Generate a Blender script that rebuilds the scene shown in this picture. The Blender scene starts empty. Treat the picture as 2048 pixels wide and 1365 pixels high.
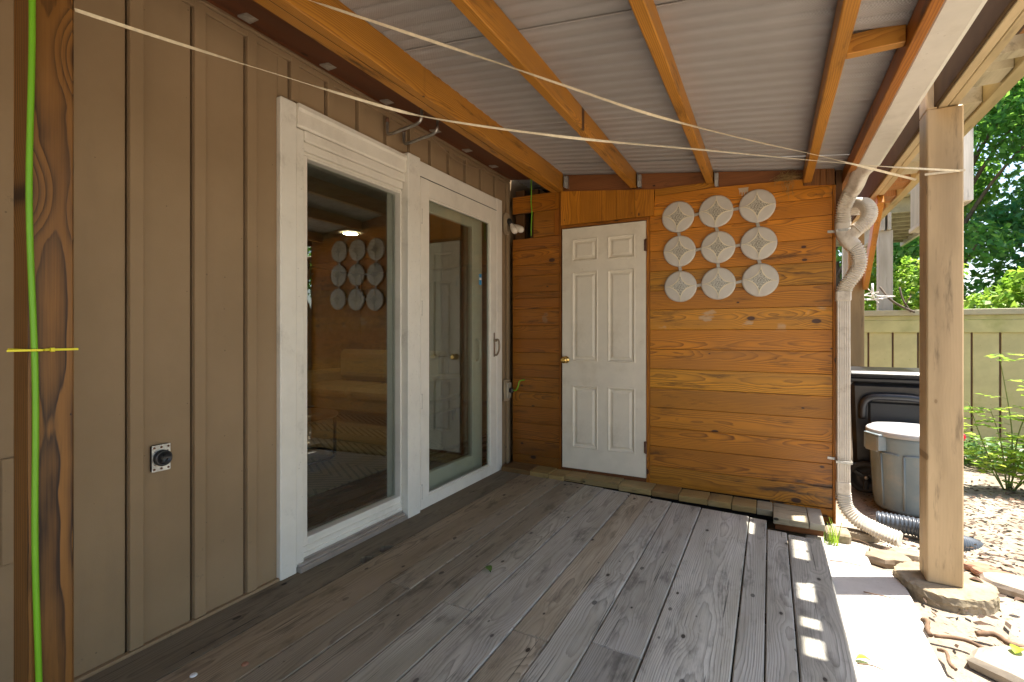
import bpy, math, random
import numpy as np
from mathutils import Vector, Matrix
R = random.Random(7)
PI = math.pi
S = bpy.context.scene
COL = S.collection

# ------------------------------------------------------------------ camera
CAMH = 1.19
YAW = math.atan2(516, 978)
cd = bpy.data.cameras.new('camera')
cd.sensor_width = 36
cd.lens = 36 * 978 / 2048
cd.shift_y = -15.5 / 2048
cd.clip_start = 0.05
cd.clip_end = 500
cam = bpy.data.objects.new('camera', cd)
COL.objects.link(cam)
cam.location = (0, 0, CAMH)
cam.rotation_euler = (PI / 2, 0, YAW)
S.camera = cam

# ------------------------------------------------------------------ daylight
SUN_EL = math.radians(71.5)
SUN_AZ = (0.891, 0.455)                 # horizontal direction towards the sun
W = bpy.data.worlds.new('World')
S.world = W
W.use_nodes = True
wn = W.node_tree.nodes
sky = wn.new('ShaderNodeTexSky')
sky.sky_type = 'NISHITA'
sky.sun_disc = False
sky.sun_elevation = SUN_EL
sky.sun_rotation = math.atan2(SUN_AZ[0], SUN_AZ[1])
sky.air_density = 1.0
sky.dust_density = 2.2
W.node_tree.links.new(sky.outputs[0], wn['Background'].inputs[0])
wn['Background'].inputs[1].default_value = 0.115
ld = bpy.data.lights.new('sun', 'SUN')
ld.energy = 5.0
ld.angle = math.radians(0.55)
ld.color = (1.0, 0.93, 0.82)
sun = bpy.data.objects.new('sun', ld)
COL.objects.link(sun)
sd = Vector((SUN_AZ[0] * math.cos(SUN_EL), SUN_AZ[1] * math.cos(SUN_EL), math.sin(SUN_EL)))
sun.rotation_euler = sd.to_track_quat('Z', 'Y').to_euler()
sun.location = (3, 2, 12)
S.view_settings.view_transform = 'Standard'
S.view_settings.look = 'None'
S.view_settings.gamma = 1
S.view_settings.use_curve_mapping = False
S.view_settings.exposure = 1.8
S.render.engine = 'CYCLES'
S.cycles.max_bounces = 10
S.cycles.diffuse_bounces = 6
S.cycles.glossy_bounces = 4
S.cycles.transparent_max_bounces = 16
S.cycles.caustics_reflective = False
S.cycles.caustics_refractive = False
S.cycles.use_denoising = True
S.cycles.sample_clamp_indirect = 8


# ------------------------------------------------------------------ helpers
def at(u, v, ax, val):
    """point on the plane axis=val seen at photograph pixel (u, v)"""
    r, d = (u - 1024) / 978, (v - 667) / 978
    c, s = math.cos(YAW), math.sin(YAW)
    ray = (r * c - s, r * s + c, -d)
    o = (0, 0, CAMH)
    i = 'xyz'.index(ax)
    t = (val - o[i]) / ray[i]
    return Vector(tuple(o[k] + t * ray[k] for k in range(3)))


class MB:
    """collects shapes in world coordinates, builds them as one mesh object"""
    def __init__(self):
        self.v, self.f, self.s, self.m = [], [], [], []

    def add(self, vs, fs, smooth=False, mi=0):
        b = len(self.v)
        self.v += [tuple(p) for p in vs]
        for f in fs:
            self.f.append(tuple(b + i for i in f))
            self.s.append(smooth)
            self.m.append(mi)
        return self

    def box(self, x0, x1, y0, y1, z0, z1, b=0.002, xf=None, mi=0):
        b = min(b, (x1 - x0) * .4, (y1 - y0) * .4, (z1 - z0) * .4)
        X, Y, Z = (x0, x1), (y0, y1), (z0, z1)
        vs, idx = [], {}
        for i in (0, 1):
            for j in (0, 1):
                for k in (0, 1):
                    x, y, z = X[i], Y[j], Z[k]
                    dx, dy, dz = b * (1 - 2 * i), b * (1 - 2 * j), b * (1 - 2 * k)
                    for a, p in enumerate(((x, y + dy, z + dz), (x + dx, y, z + dz), (x + dx, y + dy, z))):
                        idx[i, j, k, a] = len(vs)
                        vs.append(p)
        fs = []
        for i in (0, 1):
            fs.append([idx[i, j, k, 0] for j, k in ((0, 0), (1, 0), (1, 1), (0, 1))][::1 if i else -1])
            fs.append([idx[j, i, k, 1] for j, k in ((0, 0), (0, 1), (1, 1), (1, 0))][::1 if i else -1])
            fs.append([idx[j, k, i, 2] for j, k in ((0, 0), (1, 0), (1, 1), (0, 1))][::1 if i else -1])
        for p in (0, 1):
            for q in (0, 1):
                e = [idx[0, p, q, 1], idx[1, p, q, 1], idx[1, p, q, 2], idx[0, p, q, 2]]
                fs.append(e if (p == 0) == (q == 0) else e[::-1])
                if (p == 0) == (q == 0) and p == 0: pass
                e = [idx[p, 0, q, 0], idx[p, 1, q, 0], idx[p, 1, q, 2], idx[p, 0, q, 2]]
                fs.append(e[::-1] if p == q else e)
                e = [idx[p, q, 0, 0], idx[p, q, 1, 0], idx[p, q, 1, 1], idx[p, q, 0, 1]]
                fs.append(e if p == q else e[::-1])
                for k in (0, 1):
                    e = [idx[p, q, k, 0], idx[p, q, k, 1], idx[p, q, k, 2]]
                    fs.append(e if (p + q + k) % 2 == 1 else e[::-1])
        if xf: vs = [xf(Vector(p)) for p in vs]
        return self.add(vs, fs, mi=mi)

    def beam(self, a, b, w, h, bev=0.002, up=(0, 0, 1), mi=0):
        """a square-cut bar from a to b"""
        a, b = Vector(a), Vector(b)
        d = b - a
        L = d.length
        d.normalize()
        upv = Vector(up)
        sx = d.cross(upv)
        if sx.length < 1e-4: sx = d.cross(Vector((1, 0, 0)))
        sx.normalize()
        sz = sx.cross(d)
        return self.box(-w / 2, w / 2, 0, L, -h / 2, h / 2, bev, lambda p: a + sx * p.x + d * p.y + sz * p.z, mi)

    def prism(self, poly, axis, lo, hi, mi=0):
        """polygon of 2-D points extruded along an axis"""
        def mk(p, t):
            return {'x': (t, p[0], p[1]), 'y': (p[0], t, p[1]), 'z': (p[0], p[1], t)}[axis]
        n = len(poly)
        vs = [mk(p, lo) for p in poly] + [mk(p, hi) for p in poly]
        fs = [tuple(range(n)), tuple(range(2 * n - 1, n - 1, -1))]
        fs += [(i, n + i, n + (i + 1) % n, (i + 1) % n) for i in range(n)]
        return self.add(vs, fs, mi=mi)

    def sweep(self, pts, rad, n=10, shape=None, caps=True, smooth=True, up=(0, 0, 1), mi=0):
        """tube along points; rad a number or list; shape(angle) -> (a, b) factors"""
        pts = [Vector(p) for p in pts]
        m = len(pts)
        if not hasattr(rad, '__len__'): rad = [rad] * m
        vs = []
        nrm = None
        for i, p in enumerate(pts):
            t = (pts[min(i + 1, m - 1)] - pts[max(i - 1, 0)]).normalized()
            if nrm is None:
                nrm = t.cross(Vector(up))
                if nrm.length < 1e-3: nrm = t.cross(Vector((1, 0, 0)))
            nrm = (nrm - t * nrm.dot(t)).normalized()
            bn = t.cross(nrm)
            for k in range(n):
                a = 2 * PI * k / n
                ca, cb = shape(a) if shape else (math.cos(a), math.sin(a))
                vs.append(p + (nrm * ca + bn * cb) * rad[i])
        fs = []
        for i in range(m - 1):
            for k in range(n):
                k2 = (k + 1) % n
                fs.append((i * n + k, i * n + k2, (i + 1) * n + k2, (i + 1) * n + k))
        self.add(vs, fs, smooth, mi)
        if caps:
            b = len(self.v) - len(vs)
            self.f += [tuple(b + k for k in range(n))[::-1], tuple(b + (m - 1) * n + k for k in range(n))]
            self.s += [False, False]
            self.m += [mi, mi]
        return self

    def lathe(self, prof, c, axis=(0, 0, 1), n=20, smooth=True, mi=0, sy=1.0):
        """profile [(r, t)] turned round an axis through c"""
        ax = Vector(axis).normalized()
        s1 = ax.orthogonal().normalized()
        s2 = ax.cross(s1)
        c = Vector(c)
        vs = [c + ax * t + (s1 * math.cos(2 * PI * k / n) + s2 * math.sin(2 * PI * k / n) * sy) * r for r, t in prof for k in range(n)]
        fs = []
        for i in range(len(prof) - 1):
            for k in range(n):
                k2 = (k + 1) % n
                fs.append((i * n + k, i * n + k2, (i + 1) * n + k2, (i + 1) * n + k))
        return self.add(vs, fs, smooth, mi)

    def build(self, name, mat, parent=None, tint=None, origin=None):
        a = np.array(self.v, dtype=float)
        o = Vector(origin) if origin is not None else Vector(((a.min(0) + a.max(0)) / 2).tolist())
        me = bpy.data.meshes.new(name)
        me.from_pydata((a - np.array(o)).tolist(), [], self.f)
        me.polygons.foreach_set('use_smooth', self.s)
        mats = mat if isinstance(mat, (list, tuple)) else [mat]
        for x in mats: me.materials.append(x)
        me.polygons.foreach_set('material_index', self.m)
        me.update()
        ob = bpy.data.objects.new(name, me)
        COL.objects.link(ob)
        put(ob, o, parent)
        if tint: ob.color = (*tint, 1)
        return ob


def wloc(o):
    p = Vector(o.location)
    while o.parent:
        o = o.parent
        p += Vector(o.location)
    return p


def put(ob, o, parent):
    if parent:
        ob.parent = parent
        ob.location = Vector(o) - wloc(parent)
    else:
        ob.location = o


def thing(name, label, cat, loc=(0, 0, 0), group=None):
    o = bpy.data.objects.new(name, None)
    COL.objects.link(o)
    o.location = loc
    o.empty_display_size = .1
    return tag(o, label, cat, group)


def tag(o, label=None, cat=None, group=None, kind=None):
    if label: o['label'] = label
    if cat: o['category'] = cat
    if group: o['group'] = group
    if kind: o['kind'] = kind
    return o


def spline(pts, per=8):
    pts = [Vector(p) for p in pts]
    P = [pts[0] * 2 - pts[1]] + pts + [pts[-1] * 2 - pts[-2]]
    out = []
    for i in range(1, len(P) - 2):
        p0, p1, p2, p3 = P[i - 1:i + 3]
        for k in range(per):
            t = k / per
            out.append(.5 * ((2 * p1) + (p2 - p0) * t + (2 * p0 - 5 * p1 + 4 * p2 - p3) * t * t + (3 * p1 - p0 - 3 * p2 + p3) * t ** 3))
    out.append(pts[-1])
    return out


def resample(pts, step):
    out = [pts[0]]
    acc = 0
    for a, b in zip(pts, pts[1:]):
        L = (b - a).length
        d = step - acc
        while d <= L:
            out.append(a.lerp(b, d / L))
            d += step
        acc = (acc + L) % step
    out.append(pts[-1])
    return out


def squarish(w, h, p=4):
    def f(a):
        c, s = math.cos(a), math.sin(a)
        k = (abs(c) ** p + abs(s) ** p) ** (-1 / p)
        return c * k * w, s * k * h
    return f


# ------------------------------------------------------------------ materials
class G:
    def __init__(s, name):
        s.mat = bpy.data.materials.new(name)
        s.mat.use_nodes = True
        s.nt = s.mat.node_tree
        s.nt.nodes.clear()
        s.out = s.nt.nodes.new('ShaderNodeOutputMaterial')

    def put(s, sock, v):
        if isinstance(v, bpy.types.NodeSocket): s.nt.links.new(v, sock)
        elif v is not None:
            if hasattr(v, '__len__') and len(v) == 3 and sock.type == 'RGBA': v = (*v, 1)
            sock.default_value = v

    def node(s, t, props=None, **ins):
        n = s.nt.nodes.new('ShaderNode' + t)
        for k, v in (props or {}).items(): setattr(n, k, v)
        for k, v in ins.items():
            key = k.replace('_', ' ')
            s.put(n.inputs[int(k[1:])] if k[0] == 'i' and k[1:].isdigit() else n.inputs[key], v)
        return n

    def m(s, op, a, b=None, c=None, clamp=False):
        n = s.nt.nodes.new('ShaderNodeMath')
        n.operation = op
        n.use_clamp = clamp
        for i, v in enumerate((a, b, c)):
            if v is not None: s.put(n.inputs[i], v)
        return n.outputs[0]

    def vec(s, x, y, z):
        return s.node('CombineXYZ', i0=x, i1=y, i2=z).outputs[0]

    def noise(s, vec, scale=1, detail=3, rough=.5, dist=0):
        return s.node('TexNoise', Vector=vec, Scale=scale, Detail=detail, Roughness=rough, Distortion=dist).outputs['Fac']

    def step(s, v, lo, hi, a=0., b=1.):
        n = s.node('MapRange', {'interpolation_type': 'SMOOTHSTEP'}, i0=v, i1=lo, i2=hi, i3=a, i4=b)
        return n.outputs[0]

    def mix(s, f, a, b, mode='MIX'):
        n = s.nt.nodes.new('ShaderNodeMix')
        n.data_type = 'RGBA'
        n.blend_type = mode
        n.clamp_factor = True
        s.put(n.inputs[0], f)
        s.put(n.inputs[6], a)
        s.put(n.inputs[7], b)
        return n.outputs[2]

    def obj(s):
        return s.node('TexCoord').outputs['Object']

    def pos(s):
        return s.node('NewGeometry').outputs['Position']

    def sep(s, v):
        return s.node('SeparateXYZ', i0=v).outputs

    def rnd(s):
        return s.node('ObjectInfo').outputs['Random']

    def tint(s):
        return s.node('ObjectInfo').outputs['Color']

    def bump(s, h, strength=.3, dist=.002):
        return s.node('Bump', Height=h, Strength=strength, Distance=dist).outputs[0]

    def pbr(s, col, rough=.5, nrm=None, metal=0, spec=.5, **k):
        b = s.node('BsdfPrincipled', Base_Color=col, Roughness=rough, Metallic=metal, **k)
        b.inputs['Specular IOR Level'].default_value = spec
        if nrm: s.put(b.inputs['Normal'], nrm)
        s.nt.links.new(b.outputs[0], s.out.inputs[0])
        return s.mat


def wood(name, axis, light, dark, pitch=.007, ring=.75, fib=.5, knot=(.10, .05, .02), knots=1.0, rough=.5,
         weather=0, mould=False, spec=.4, bump=.25, straight=0.5, age=.5, flat=None):
    g = G(name)
    X, Y, Z = g.sep(g.obj())[:]
    L, A, Bc = {'x': (X, Z, Y), 'y': (Y, X, Z), 'z': (Z, X, Y), 'zy': (Z, Y, X)}[axis]
    r = g.rnd()
    r2 = g.m('FRACT', g.m('MULTIPLY', r, 7.13))
    r3 = g.m('FRACT', g.m('MULTIPLY', r, 31.7))
    Lr = g.m('ADD', L, g.m('MULTIPLY', r, 40))
    w = g.noise(g.vec(g.m('MULTIPLY', Lr, 1.1), g.m('MULTIPLY', A, 3), g.m('MULTIPLY', Bc, 3)), 1, 3)
    w2 = g.noise(g.vec(g.m('MULTIPLY', Lr, 5), g.m('MULTIPLY', A, 14), Bc), 1, 2)
    A2 = g.m('ADD', g.m('ADD', A, g.m('MULTIPLY', g.m('SUBTRACT', r2, .5), .14)), g.m('MULTIPLY', g.m('SUBTRACT', w, .5), .11 * straight))
    B2 = g.m('ADD', g.m('ADD', Bc, g.m('MULTIPLY_ADD', r3, .07, .025)), g.m('MULTIPLY', g.m('SUBTRACT', w2, .5), .02 * straight))
    w3 = g.noise(g.vec(g.m('MULTIPLY', Lr, .9), g.m('MULTIPLY', A, .8), r2), 1, 2)
    B2 = g.m('ADD', B2, g.m('MULTIPLY', g.m('SUBTRACT', w3, .5), .16 * straight))
    if flat is not None: A2 = g.m('ADD', g.m('ADD', A, flat), g.m('MULTIPLY', g.m('SUBTRACT', w, .5), .03))
    vk = g.node('TexVoronoi', {'voronoi_dimensions': '2D'}, Vector=g.vec(g.m('MULTIPLY', Lr, 2.6), g.m('ADD', g.m('MULTIPLY', A, 4.6), g.m('MULTIPLY', r, 9)), 0), Scale=1.0)
    kd = vk.outputs['Distance']
    kc = g.sep(vk.outputs['Color'])[0]
    ksz = g.m('MULTIPLY', g.step(kc, .35, 1.0, .0, .095), knots)
    km = g.m('SUBTRACT', 1, g.m('DIVIDE', kd, g.m('ADD', ksz, .0001)), clamp=True)
    kmask = g.step(km, 0, .35)
    pull = g.m('MULTIPLY', g.step(kd, .42, .02), g.m('MULTIPLY', ksz, .28))
    rr = g.m('ADD', g.m('SQRT', g.m('ADD', g.m('MULTIPLY', A2, A2), g.m('MULTIPLY', B2, B2))), pull)
    fine = g.noise(g.vec(g.m('MULTIPLY', Lr, 3), g.m('MULTIPLY', A, 60), g.m('MULTIPLY', Bc, 60)), 1, 3)
    rr = g.m('ADD', rr, g.m('MULTIPLY', g.m('SUBTRACT', fine, .5), .004))
    ph = g.m('FRACT', g.m('DIVIDE', rr, pitch))
    rg = g.m('POWER', ph, 2.2)
    rg = g.m('MULTIPLY', rg, g.step(ph, 1.0, .9))
    fb = g.noise(g.vec(g.m('MULTIPLY', Lr, 5), g.m('MULTIPLY', A, 320), g.m('MULTIPLY', Bc, 320)), 1, 2)
    var = g.noise(g.vec(g.m('MULTIPLY', Lr, 1.6), g.m('MULTIPLY', A, 9), g.m('MULTIPLY', Bc, 9)), 1, 4)
    f = g.m('ADD', g.m('MULTIPLY', rg, g.m('MULTIPLY', g.step(var, .25, .75, .35, 1.1), ring)), g.m('MULTIPLY', g.m('SUBTRACT', fb, .5), fib), clamp=True)
    c = g.mix(f, light, dark)
    c = g.mix(1, c, g.node('CombineColor', i0=g.step(var, .2, .8, .72, 1.18), i1=g.step(var, .2, .8, .70, 1.18), i2=g.step(var, .2, .8, .66, 1.2)).outputs[0], 'MULTIPLY')
    c = g.mix(g.step(kd, g.m('MULTIPLY', ksz, 1.9), .0), c, g.mix(.40, c, knot)) if knots > 0 else c
    c = g.mix(kmask, c, knot)
    ag = g.noise(g.vec(g.m('MULTIPLY', Lr, 2.4), g.m('MULTIPLY', A, 16), g.m('MULTIPLY', Bc, 16)), 1, 5, .68)
    c = g.mix(g.step(ag, .54, .74, 0, age), c, tuple(x * .22 for x in dark))
    h = g.m('ADD', g.m('MULTIPLY', rg, -.6), g.m('MULTIPLY', fb, .5))
    if weather:
        ck = g.noise(g.vec(g.m('MULTIPLY', Lr, 1.3), g.m('MULTIPLY', A, 75), g.m('MULTIPLY', Bc, 75)), 1, 3, .6)
        crack = g.step(ck, .665, .70)
        c = g.mix(g.m('MULTIPLY', crack, .75), c, (.02, .018, .016))
        st = g.noise(g.vec(g.m('MULTIPLY', Lr, 3.5), g.m('MULTIPLY', A, 9), Bc), 1, 5, .65)
        c = g.mix(g.step(st, .52, .72, 0, .55), c, (.045, .04, .036))
        sp = g.node('TexVoronoi', Vector=g.vec(g.m('MULTIPLY', Lr, 9), g.m('MULTIPLY', A, 17), r), Scale=1.0)
        spc = g.sep(sp.outputs['Color'])[1]
        c = g.mix(g.m('MULTIPLY', g.step(g.m('SUBTRACT', sp.outputs['Distance'], g.step(spc, .72, 1, 0, .17)), .02, -.02), .7), c, (.03, .027, .025))
        pl = g.noise(g.vec(g.m('MULTIPLY', Lr, 2.2), g.m('MULTIPLY', A, 5), r2), 1, 4, .6)
        c = g.mix(g.step(pl, .5, .75, 0, .5), c, (.42, .40, .37))
        h = g.m('SUBTRACT', h, g.m('MULTIPLY', crack, 3))
    if mould:
        px, py, pz = g.sep(g.pos())[:]
        mo = g.noise(g.vec(g.m('MULTIPLY', px, 3.2), py, g.m('MULTIPLY', pz, 15)), 1, 5, .62)
        zone = g.m('MULTIPLY', g.step(px, -.5, .15), g.step(pz, .55, .12))
        zone2 = g.m('MULTIPLY', g.step(px, -.25, .3, 0, .55), g.step(g.m('ABSOLUTE', g.m('SUBTRACT', pz, 1.15)), .5, .2))
        zone = g.m('MAXIMUM', zone, zone2)
        mm = g.step(g.m('ADD', mo, g.m('MULTIPLY', zone, .20)), .66, .80)
        c = g.mix(g.m('MULTIPLY', g.m('MULTIPLY', mm, zone), .85), c, (.022, .016, .012))
        gl = g.noise(g.vec(g.m('MULTIPLY', px, 6), py, g.m('MULTIPLY', pz, 9)), 1, 3)
        gz = g.m('MULTIPLY', g.step(g.m('ABSOLUTE', g.m('SUBTRACT', pz, 1.30)), .12, .03), g.step(gl, .60, .68))
        c = g.mix(g.m('MULTIPLY', gz, .45), c, (.5, .40, .27))
    c = g.mix(1, c, g.tint(), 'MULTIPLY')
    return g.pbr(c, g.step(var, .2, .8, rough - .08, rough + .12), g.bump(h, bump, .0015), spec=spec)


def plain(name, col, rough=.5, metal=0, var=.12, scale=8, bump=0, bscale=60, spec=.5, dirt=None, dscale=3, damt=.5, tinted=False):
    g = G(name)
    o = g.obj()
    n = g.noise(o, scale, 4, .6)
    c = g.mix(g.step(n, .25, .75), tuple(x * (1 - var) for x in col), tuple(min(1, x * (1 + var)) for x in col))
    if dirt:
        d = g.noise(o, dscale, 6, .68)
        c = g.mix(g.step(d, .50, .72, 0, damt), c, dirt)
        v = g.node('TexVoronoi', Vector=o, Scale=dscale * 14)
        sz = g.step(g.sep(v.outputs['Color'])[0], .8, 1, 0, .16)
        c = g.mix(g.m('MULTIPLY', g.step(g.m('SUBTRACT', v.outputs['Distance'], sz), .01, -.03), damt), c, dirt)
    if tinted: c = g.mix(1, c, g.tint(), 'MULTIPLY')
    nr = g.bump(g.noise(o, bscale, 4, .6), bump, .002) if bump else None
    return g.pbr(c, rough, nr, metal, spec)


M = {}
M['plank'] = wood('stained_plank', 'x', (.64, .250, .013), (.13, .037, .003), .0085, 1.05, .42, (.07, .022, .008), 1.0, .38, mould=True, spec=.5, bump=.15, straight=.7, age=.8)
M['plank_v'] = wood('stained_plank_upright', 'z', (.54, .205, .013), (.17, .052, .004), .012, .9, .3, (.07, .022, .008), .9, .4, bump=.12, straight=.7)
M['pine'] = wood('yellow_pine_rafter', 'y', (.50, .22, .027), (.20, .066, .007), .0075, 1.1, .45, (.07, .024, .008), .8, .45, bump=.25, age=.85, straight=.45)
M['pine_x'] = wood('yellow_pine_block', 'x', (.54, .25, .04), (.26, .09, .012), .0075, .9, .3, (.13, .05, .015), .5, .45, bump=.18)
M['ledger'] = wood('dark_ledger', 'x', (.27, .10, .030), (.14, .05, .016), .009, .55, .35, (.05, .02, .01), .9, .5)
M['ledger_y'] = wood('dark_ledger_long', 'y', (.20, .07, .03), (.11, .038, .016), .009, .55, .35, (.05, .02, .01), .9, .5)
M['brown_v'] = wood('brown_stud', 'z', (.34, .16, .05), (.13, .05, .018), .012, .9, .35, (.05, .02, .01), .8, .55)
M['post'] = wood('treated_post', 'zy', (.225, .10, .022), (.02, .0075, .003), .0095, 1.35, .6, (.022, .007, .004), 1.35, .45, bump=.5, straight=.3, flat=.004)
M['deck'] = wood('weathered_deck', 'y', (.47, .455, .395), (.15, .142, .122), .0058, .85, .8, (.055, .047, .038), .5, .72, weather=1, spec=.25, bump=.6, straight=.38)
M['curb'] = wood('weathered_block', 'x', (.40, .34, .23), (.20, .16, .10), .008, .6, .5, (.05, .04, .03), .5, .75, weather=1, spec=.2, bump=.4)
M['tanpost'] = wood('tan_painted_timber', 'z', (.50, .36, .20), (.42, .30, .16), .012, .35, .3, (.30, .2, .1), .6, .55, bump=.25, age=.75)
M['tanbeam'] = wood('tan_painted_beam', 'y', (.52, .41, .24), (.44, .33, .18), .012, .35, .3, (.30, .2, .1), .4, .55, bump=.2)
M['greytimber'] = wood('grey_painted_timber', 'z', (.42, .39, .31), (.33, .30, .23), .014, .4, .35, (.2, .17, .12), .4, .6, bump=.2)
M['greybeam'] = wood('grey_painted_beam', 'y', (.42, .39, .31), (.33, .30, .23), .014, .4, .35, (.2, .17, .12), .4, .6, bump=.2)
M['floorwood'] = wood('dark_floor', 'y', (.13, .05, .022), (.06, .022, .01), .009, .5, .3, (.03, .012, .006), .2, .25)


def siding_mat():
    g = G('tan_siding')
    o = g.obj()
    p = g.pos()
    X, Y, Z = g.sep(p)[:]
    n = g.noise(p, 2.2, 5, .6)
    c = g.mix(g.step(n, .25, .75), (.278, .192, .108), (.330, .230, .132))
    v = g.node('TexVoronoi', {'voronoi_dimensions': '2D'}, Vector=g.vec(Y, Z, 0), Scale=13)
    sz = g.step(g.sep(v.outputs['Color'])[0], .80, 1, 0, .045)
    c = g.mix(g.m('MULTIPLY', g.step(g.m('SUBTRACT', v.outputs['Distance'], sz), .005, -.02), .6), c, (.09, .066, .042))
    gr = g.noise(g.vec(g.m('MULTIPLY', X, 4), g.m('MULTIPLY', Y, 7), g.m('MULTIPLY', Z, 1.3)), 1, 5, .65)
    c = g.mix(g.step(gr, .55, .8, 0, .22), c, (.17, .125, .08))
    sp = g.noise(g.vec(X, g.m('MULTIPLY', Y, 9), g.m('MULTIPLY', Z, 9)), 1, 6, .75)
    c = g.mix(g.m('MULTIPLY', g.step(g.m('ADD', sp, g.step(Z, .38, .0, 0, .09)), .66, .74), .4), c, (.10, .085, .065))
    weave = g.m('MULTIPLY', g.m('SINE', g.m('MULTIPLY', Y, 2100)), g.m('SINE', g.m('MULTIPLY', Z, 900)))
    fine = g.noise(p, 260, 2)
    h = g.m('ADD', g.m('MULTIPLY', weave, .25), fine)
    return g.pbr(c, .62, g.bump(h, .22, .002), spec=.3)


def roof_mat():
    g = G('grey_corrugated_panel')
    p = g.pos()
    X, Y, Z = g.sep(p)[:]
    n = g.noise(p, 1.6, 5, .6)
    c = g.mix(g.step(n, .25, .75), (.40, .375, .36), (.47, .445, .43))
    row = g.m('FLOOR', g.m('MULTIPLY', Y, 170))
    w = g.m('MULTIPLY', g.m('SINE', g.m('ADD', g.m('MULTIPLY', X, 620), g.m('MULTIPLY', row, 3.14))), g.m('SINE', g.m('MULTIPLY', Y, 1068)))
    c = g.mix(g.step(w, -.1, -.9, 0, .30), c, (.2, .18, .165))
    return g.pbr(c, .5, g.bump(w, .5, .003), spec=.35)


def glass_mat(name, tint=(.86, .90, .86), gain=2.3):
    g = G(name)
    ge = g.node('NewGeometry')
    dt = g.node('VectorMath', {'operation': 'DOT_PRODUCT'}, i0=ge.outputs['Incoming'], i1=ge.outputs['Normal']).outputs['Value']
    sch = g.m('POWER', g.m('SUBTRACT', 1, g.m('ABSOLUTE', dt), clamp=True), 5)
    f = g.m('MULTIPLY', g.m('MULTIPLY_ADD', sch, .955, .045), gain, clamp=True)
    a = g.node('BsdfTransparent', Color=tint)
    b = g.node('BsdfGlossy', Color=(1, 1, 1), Roughness=.0)
    mx = g.node('MixShader', i0=f, i1=a.outputs[0], i2=b.outputs[0])
    g.nt.links.new(mx.outputs[0], g.out.inputs[0])
    return g.mat


def leaf_mat(name, cols, trans=.35, gloss=.45):
    g = G(name)
    ri = g.node('NewGeometry').outputs['Random Per Island']
    n = g.noise(g.obj(), 1.3, 3)
    k = g.m('ADD', g.m('MULTIPLY', ri, .6), g.m('MULTIPLY', n, .4))
    r = g.node('ValToRGB')
    g.put(r.inputs[0], k)
    el = r.color_ramp.elements
    while len(el) < len(cols): el.new(.5)
    for i, c in enumerate(cols):
        el[i].position = .15 + .7 * i / (len(cols) - 1)
        el[i].color = (*c, 1)
    c = r.outputs[0]
    b = g.node('BsdfPrincipled', Base_Color=c, Roughness=gloss)
    t = g.node('BsdfTranslucent', Color=g.mix(.45, c, (.38, .62, .07)))
    mx = g.node('MixShader', i0=trans, i1=b.outputs[0], i2=t.outputs[0])
    g.nt.links.new(mx.outputs[0], g.out.inputs[0])
    return g.mat


def emit(name, col, st):
    g = G(name)
    e = g.node('Emission', Color=col, Strength=st)
    g.nt.links.new(e.outputs[0], g.out.inputs[0])
    return g.mat


def ground_mat():
    g = G('sandy_ground')
    p = g.pos()
    n = g.noise(p, 1.4, 6, .65)
    n2 = g.noise(p, 40, 5, .7)
    c = g.mix(g.step(n, .3, .7), (.21, .17, .125), (.36, .315, .255))
    c = g.mix(g.step(n2, .56, .66, 0, .7), c, (.13, .095, .065))
    return g.pbr(c, .9, g.bump(g.m('ADD', n2, g.m('MULTIPLY', n, 3)), .6, .012), spec=.1)


def paver_mat(name, a, b):
    g = G(name)
    p = g.pos()
    n = g.noise(p, 3, 5, .65)
    n2 = g.noise(p, 90, 4, .7)
    c = g.mix(g.step(n, .3, .7), a, b)
    c = g.mix(g.step(n2, .60, .72, 0, .5), c, tuple(x * .4 for x in a))
    c = g.mix(1, c, g.tint(), 'MULTIPLY')
    return g.pbr(c, .85, g.bump(n2, .4, .003), spec=.15)


def mosaic_mat():
    g = G('glass_chip_mosaic')
    o = g.obj()
    v = g.node('TexVoronoi', Vector=o, Scale=300)
    cr = g.sep(v.outputs['Color'])
    r = g.node('ValToRGB')
    g.put(r.inputs[0], cr[0])
    el = r.color_ramp.elements
    el[0].position, el[0].color = .0, (.22, .20, .16, 1)
    el[1].position, el[1].color = 1, (.85, .8, .68, 1)
    for ps, c in ((.3, (.36, .33, .27, 1)), (.45, (.55, .5, .4, 1)), (.7, (.7, .66, .55, 1))):
        e = el.new(ps)
        e.color = c
    nr = g.node('NormalMap', {'space': 'OBJECT'}, Strength=.5, Color=v.outputs['Color']).outputs[0]
    return g.pbr(r.outputs[0], .12, g.bump(cr[1], 1, .004), spec=.8)


def rug_mat():
    g = G('beige_woven_rug')
    X, Y, Z = g.sep(g.pos())[:]
    a = g.m('ABSOLUTE', g.m('SUBTRACT', g.m('FRACT', g.m('MULTIPLY', Y, 1.6)), .5))
    k = g.m('FRACT', g.m('ADD', g.m('MULTIPLY', X, 9), g.m('MULTIPLY', a, 9)))
    c = g.mix(g.step(k, .62, .7), (.34, .27, .17), (.20, .155, .09))
    return g.pbr(c, .9, spec=.1)


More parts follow.
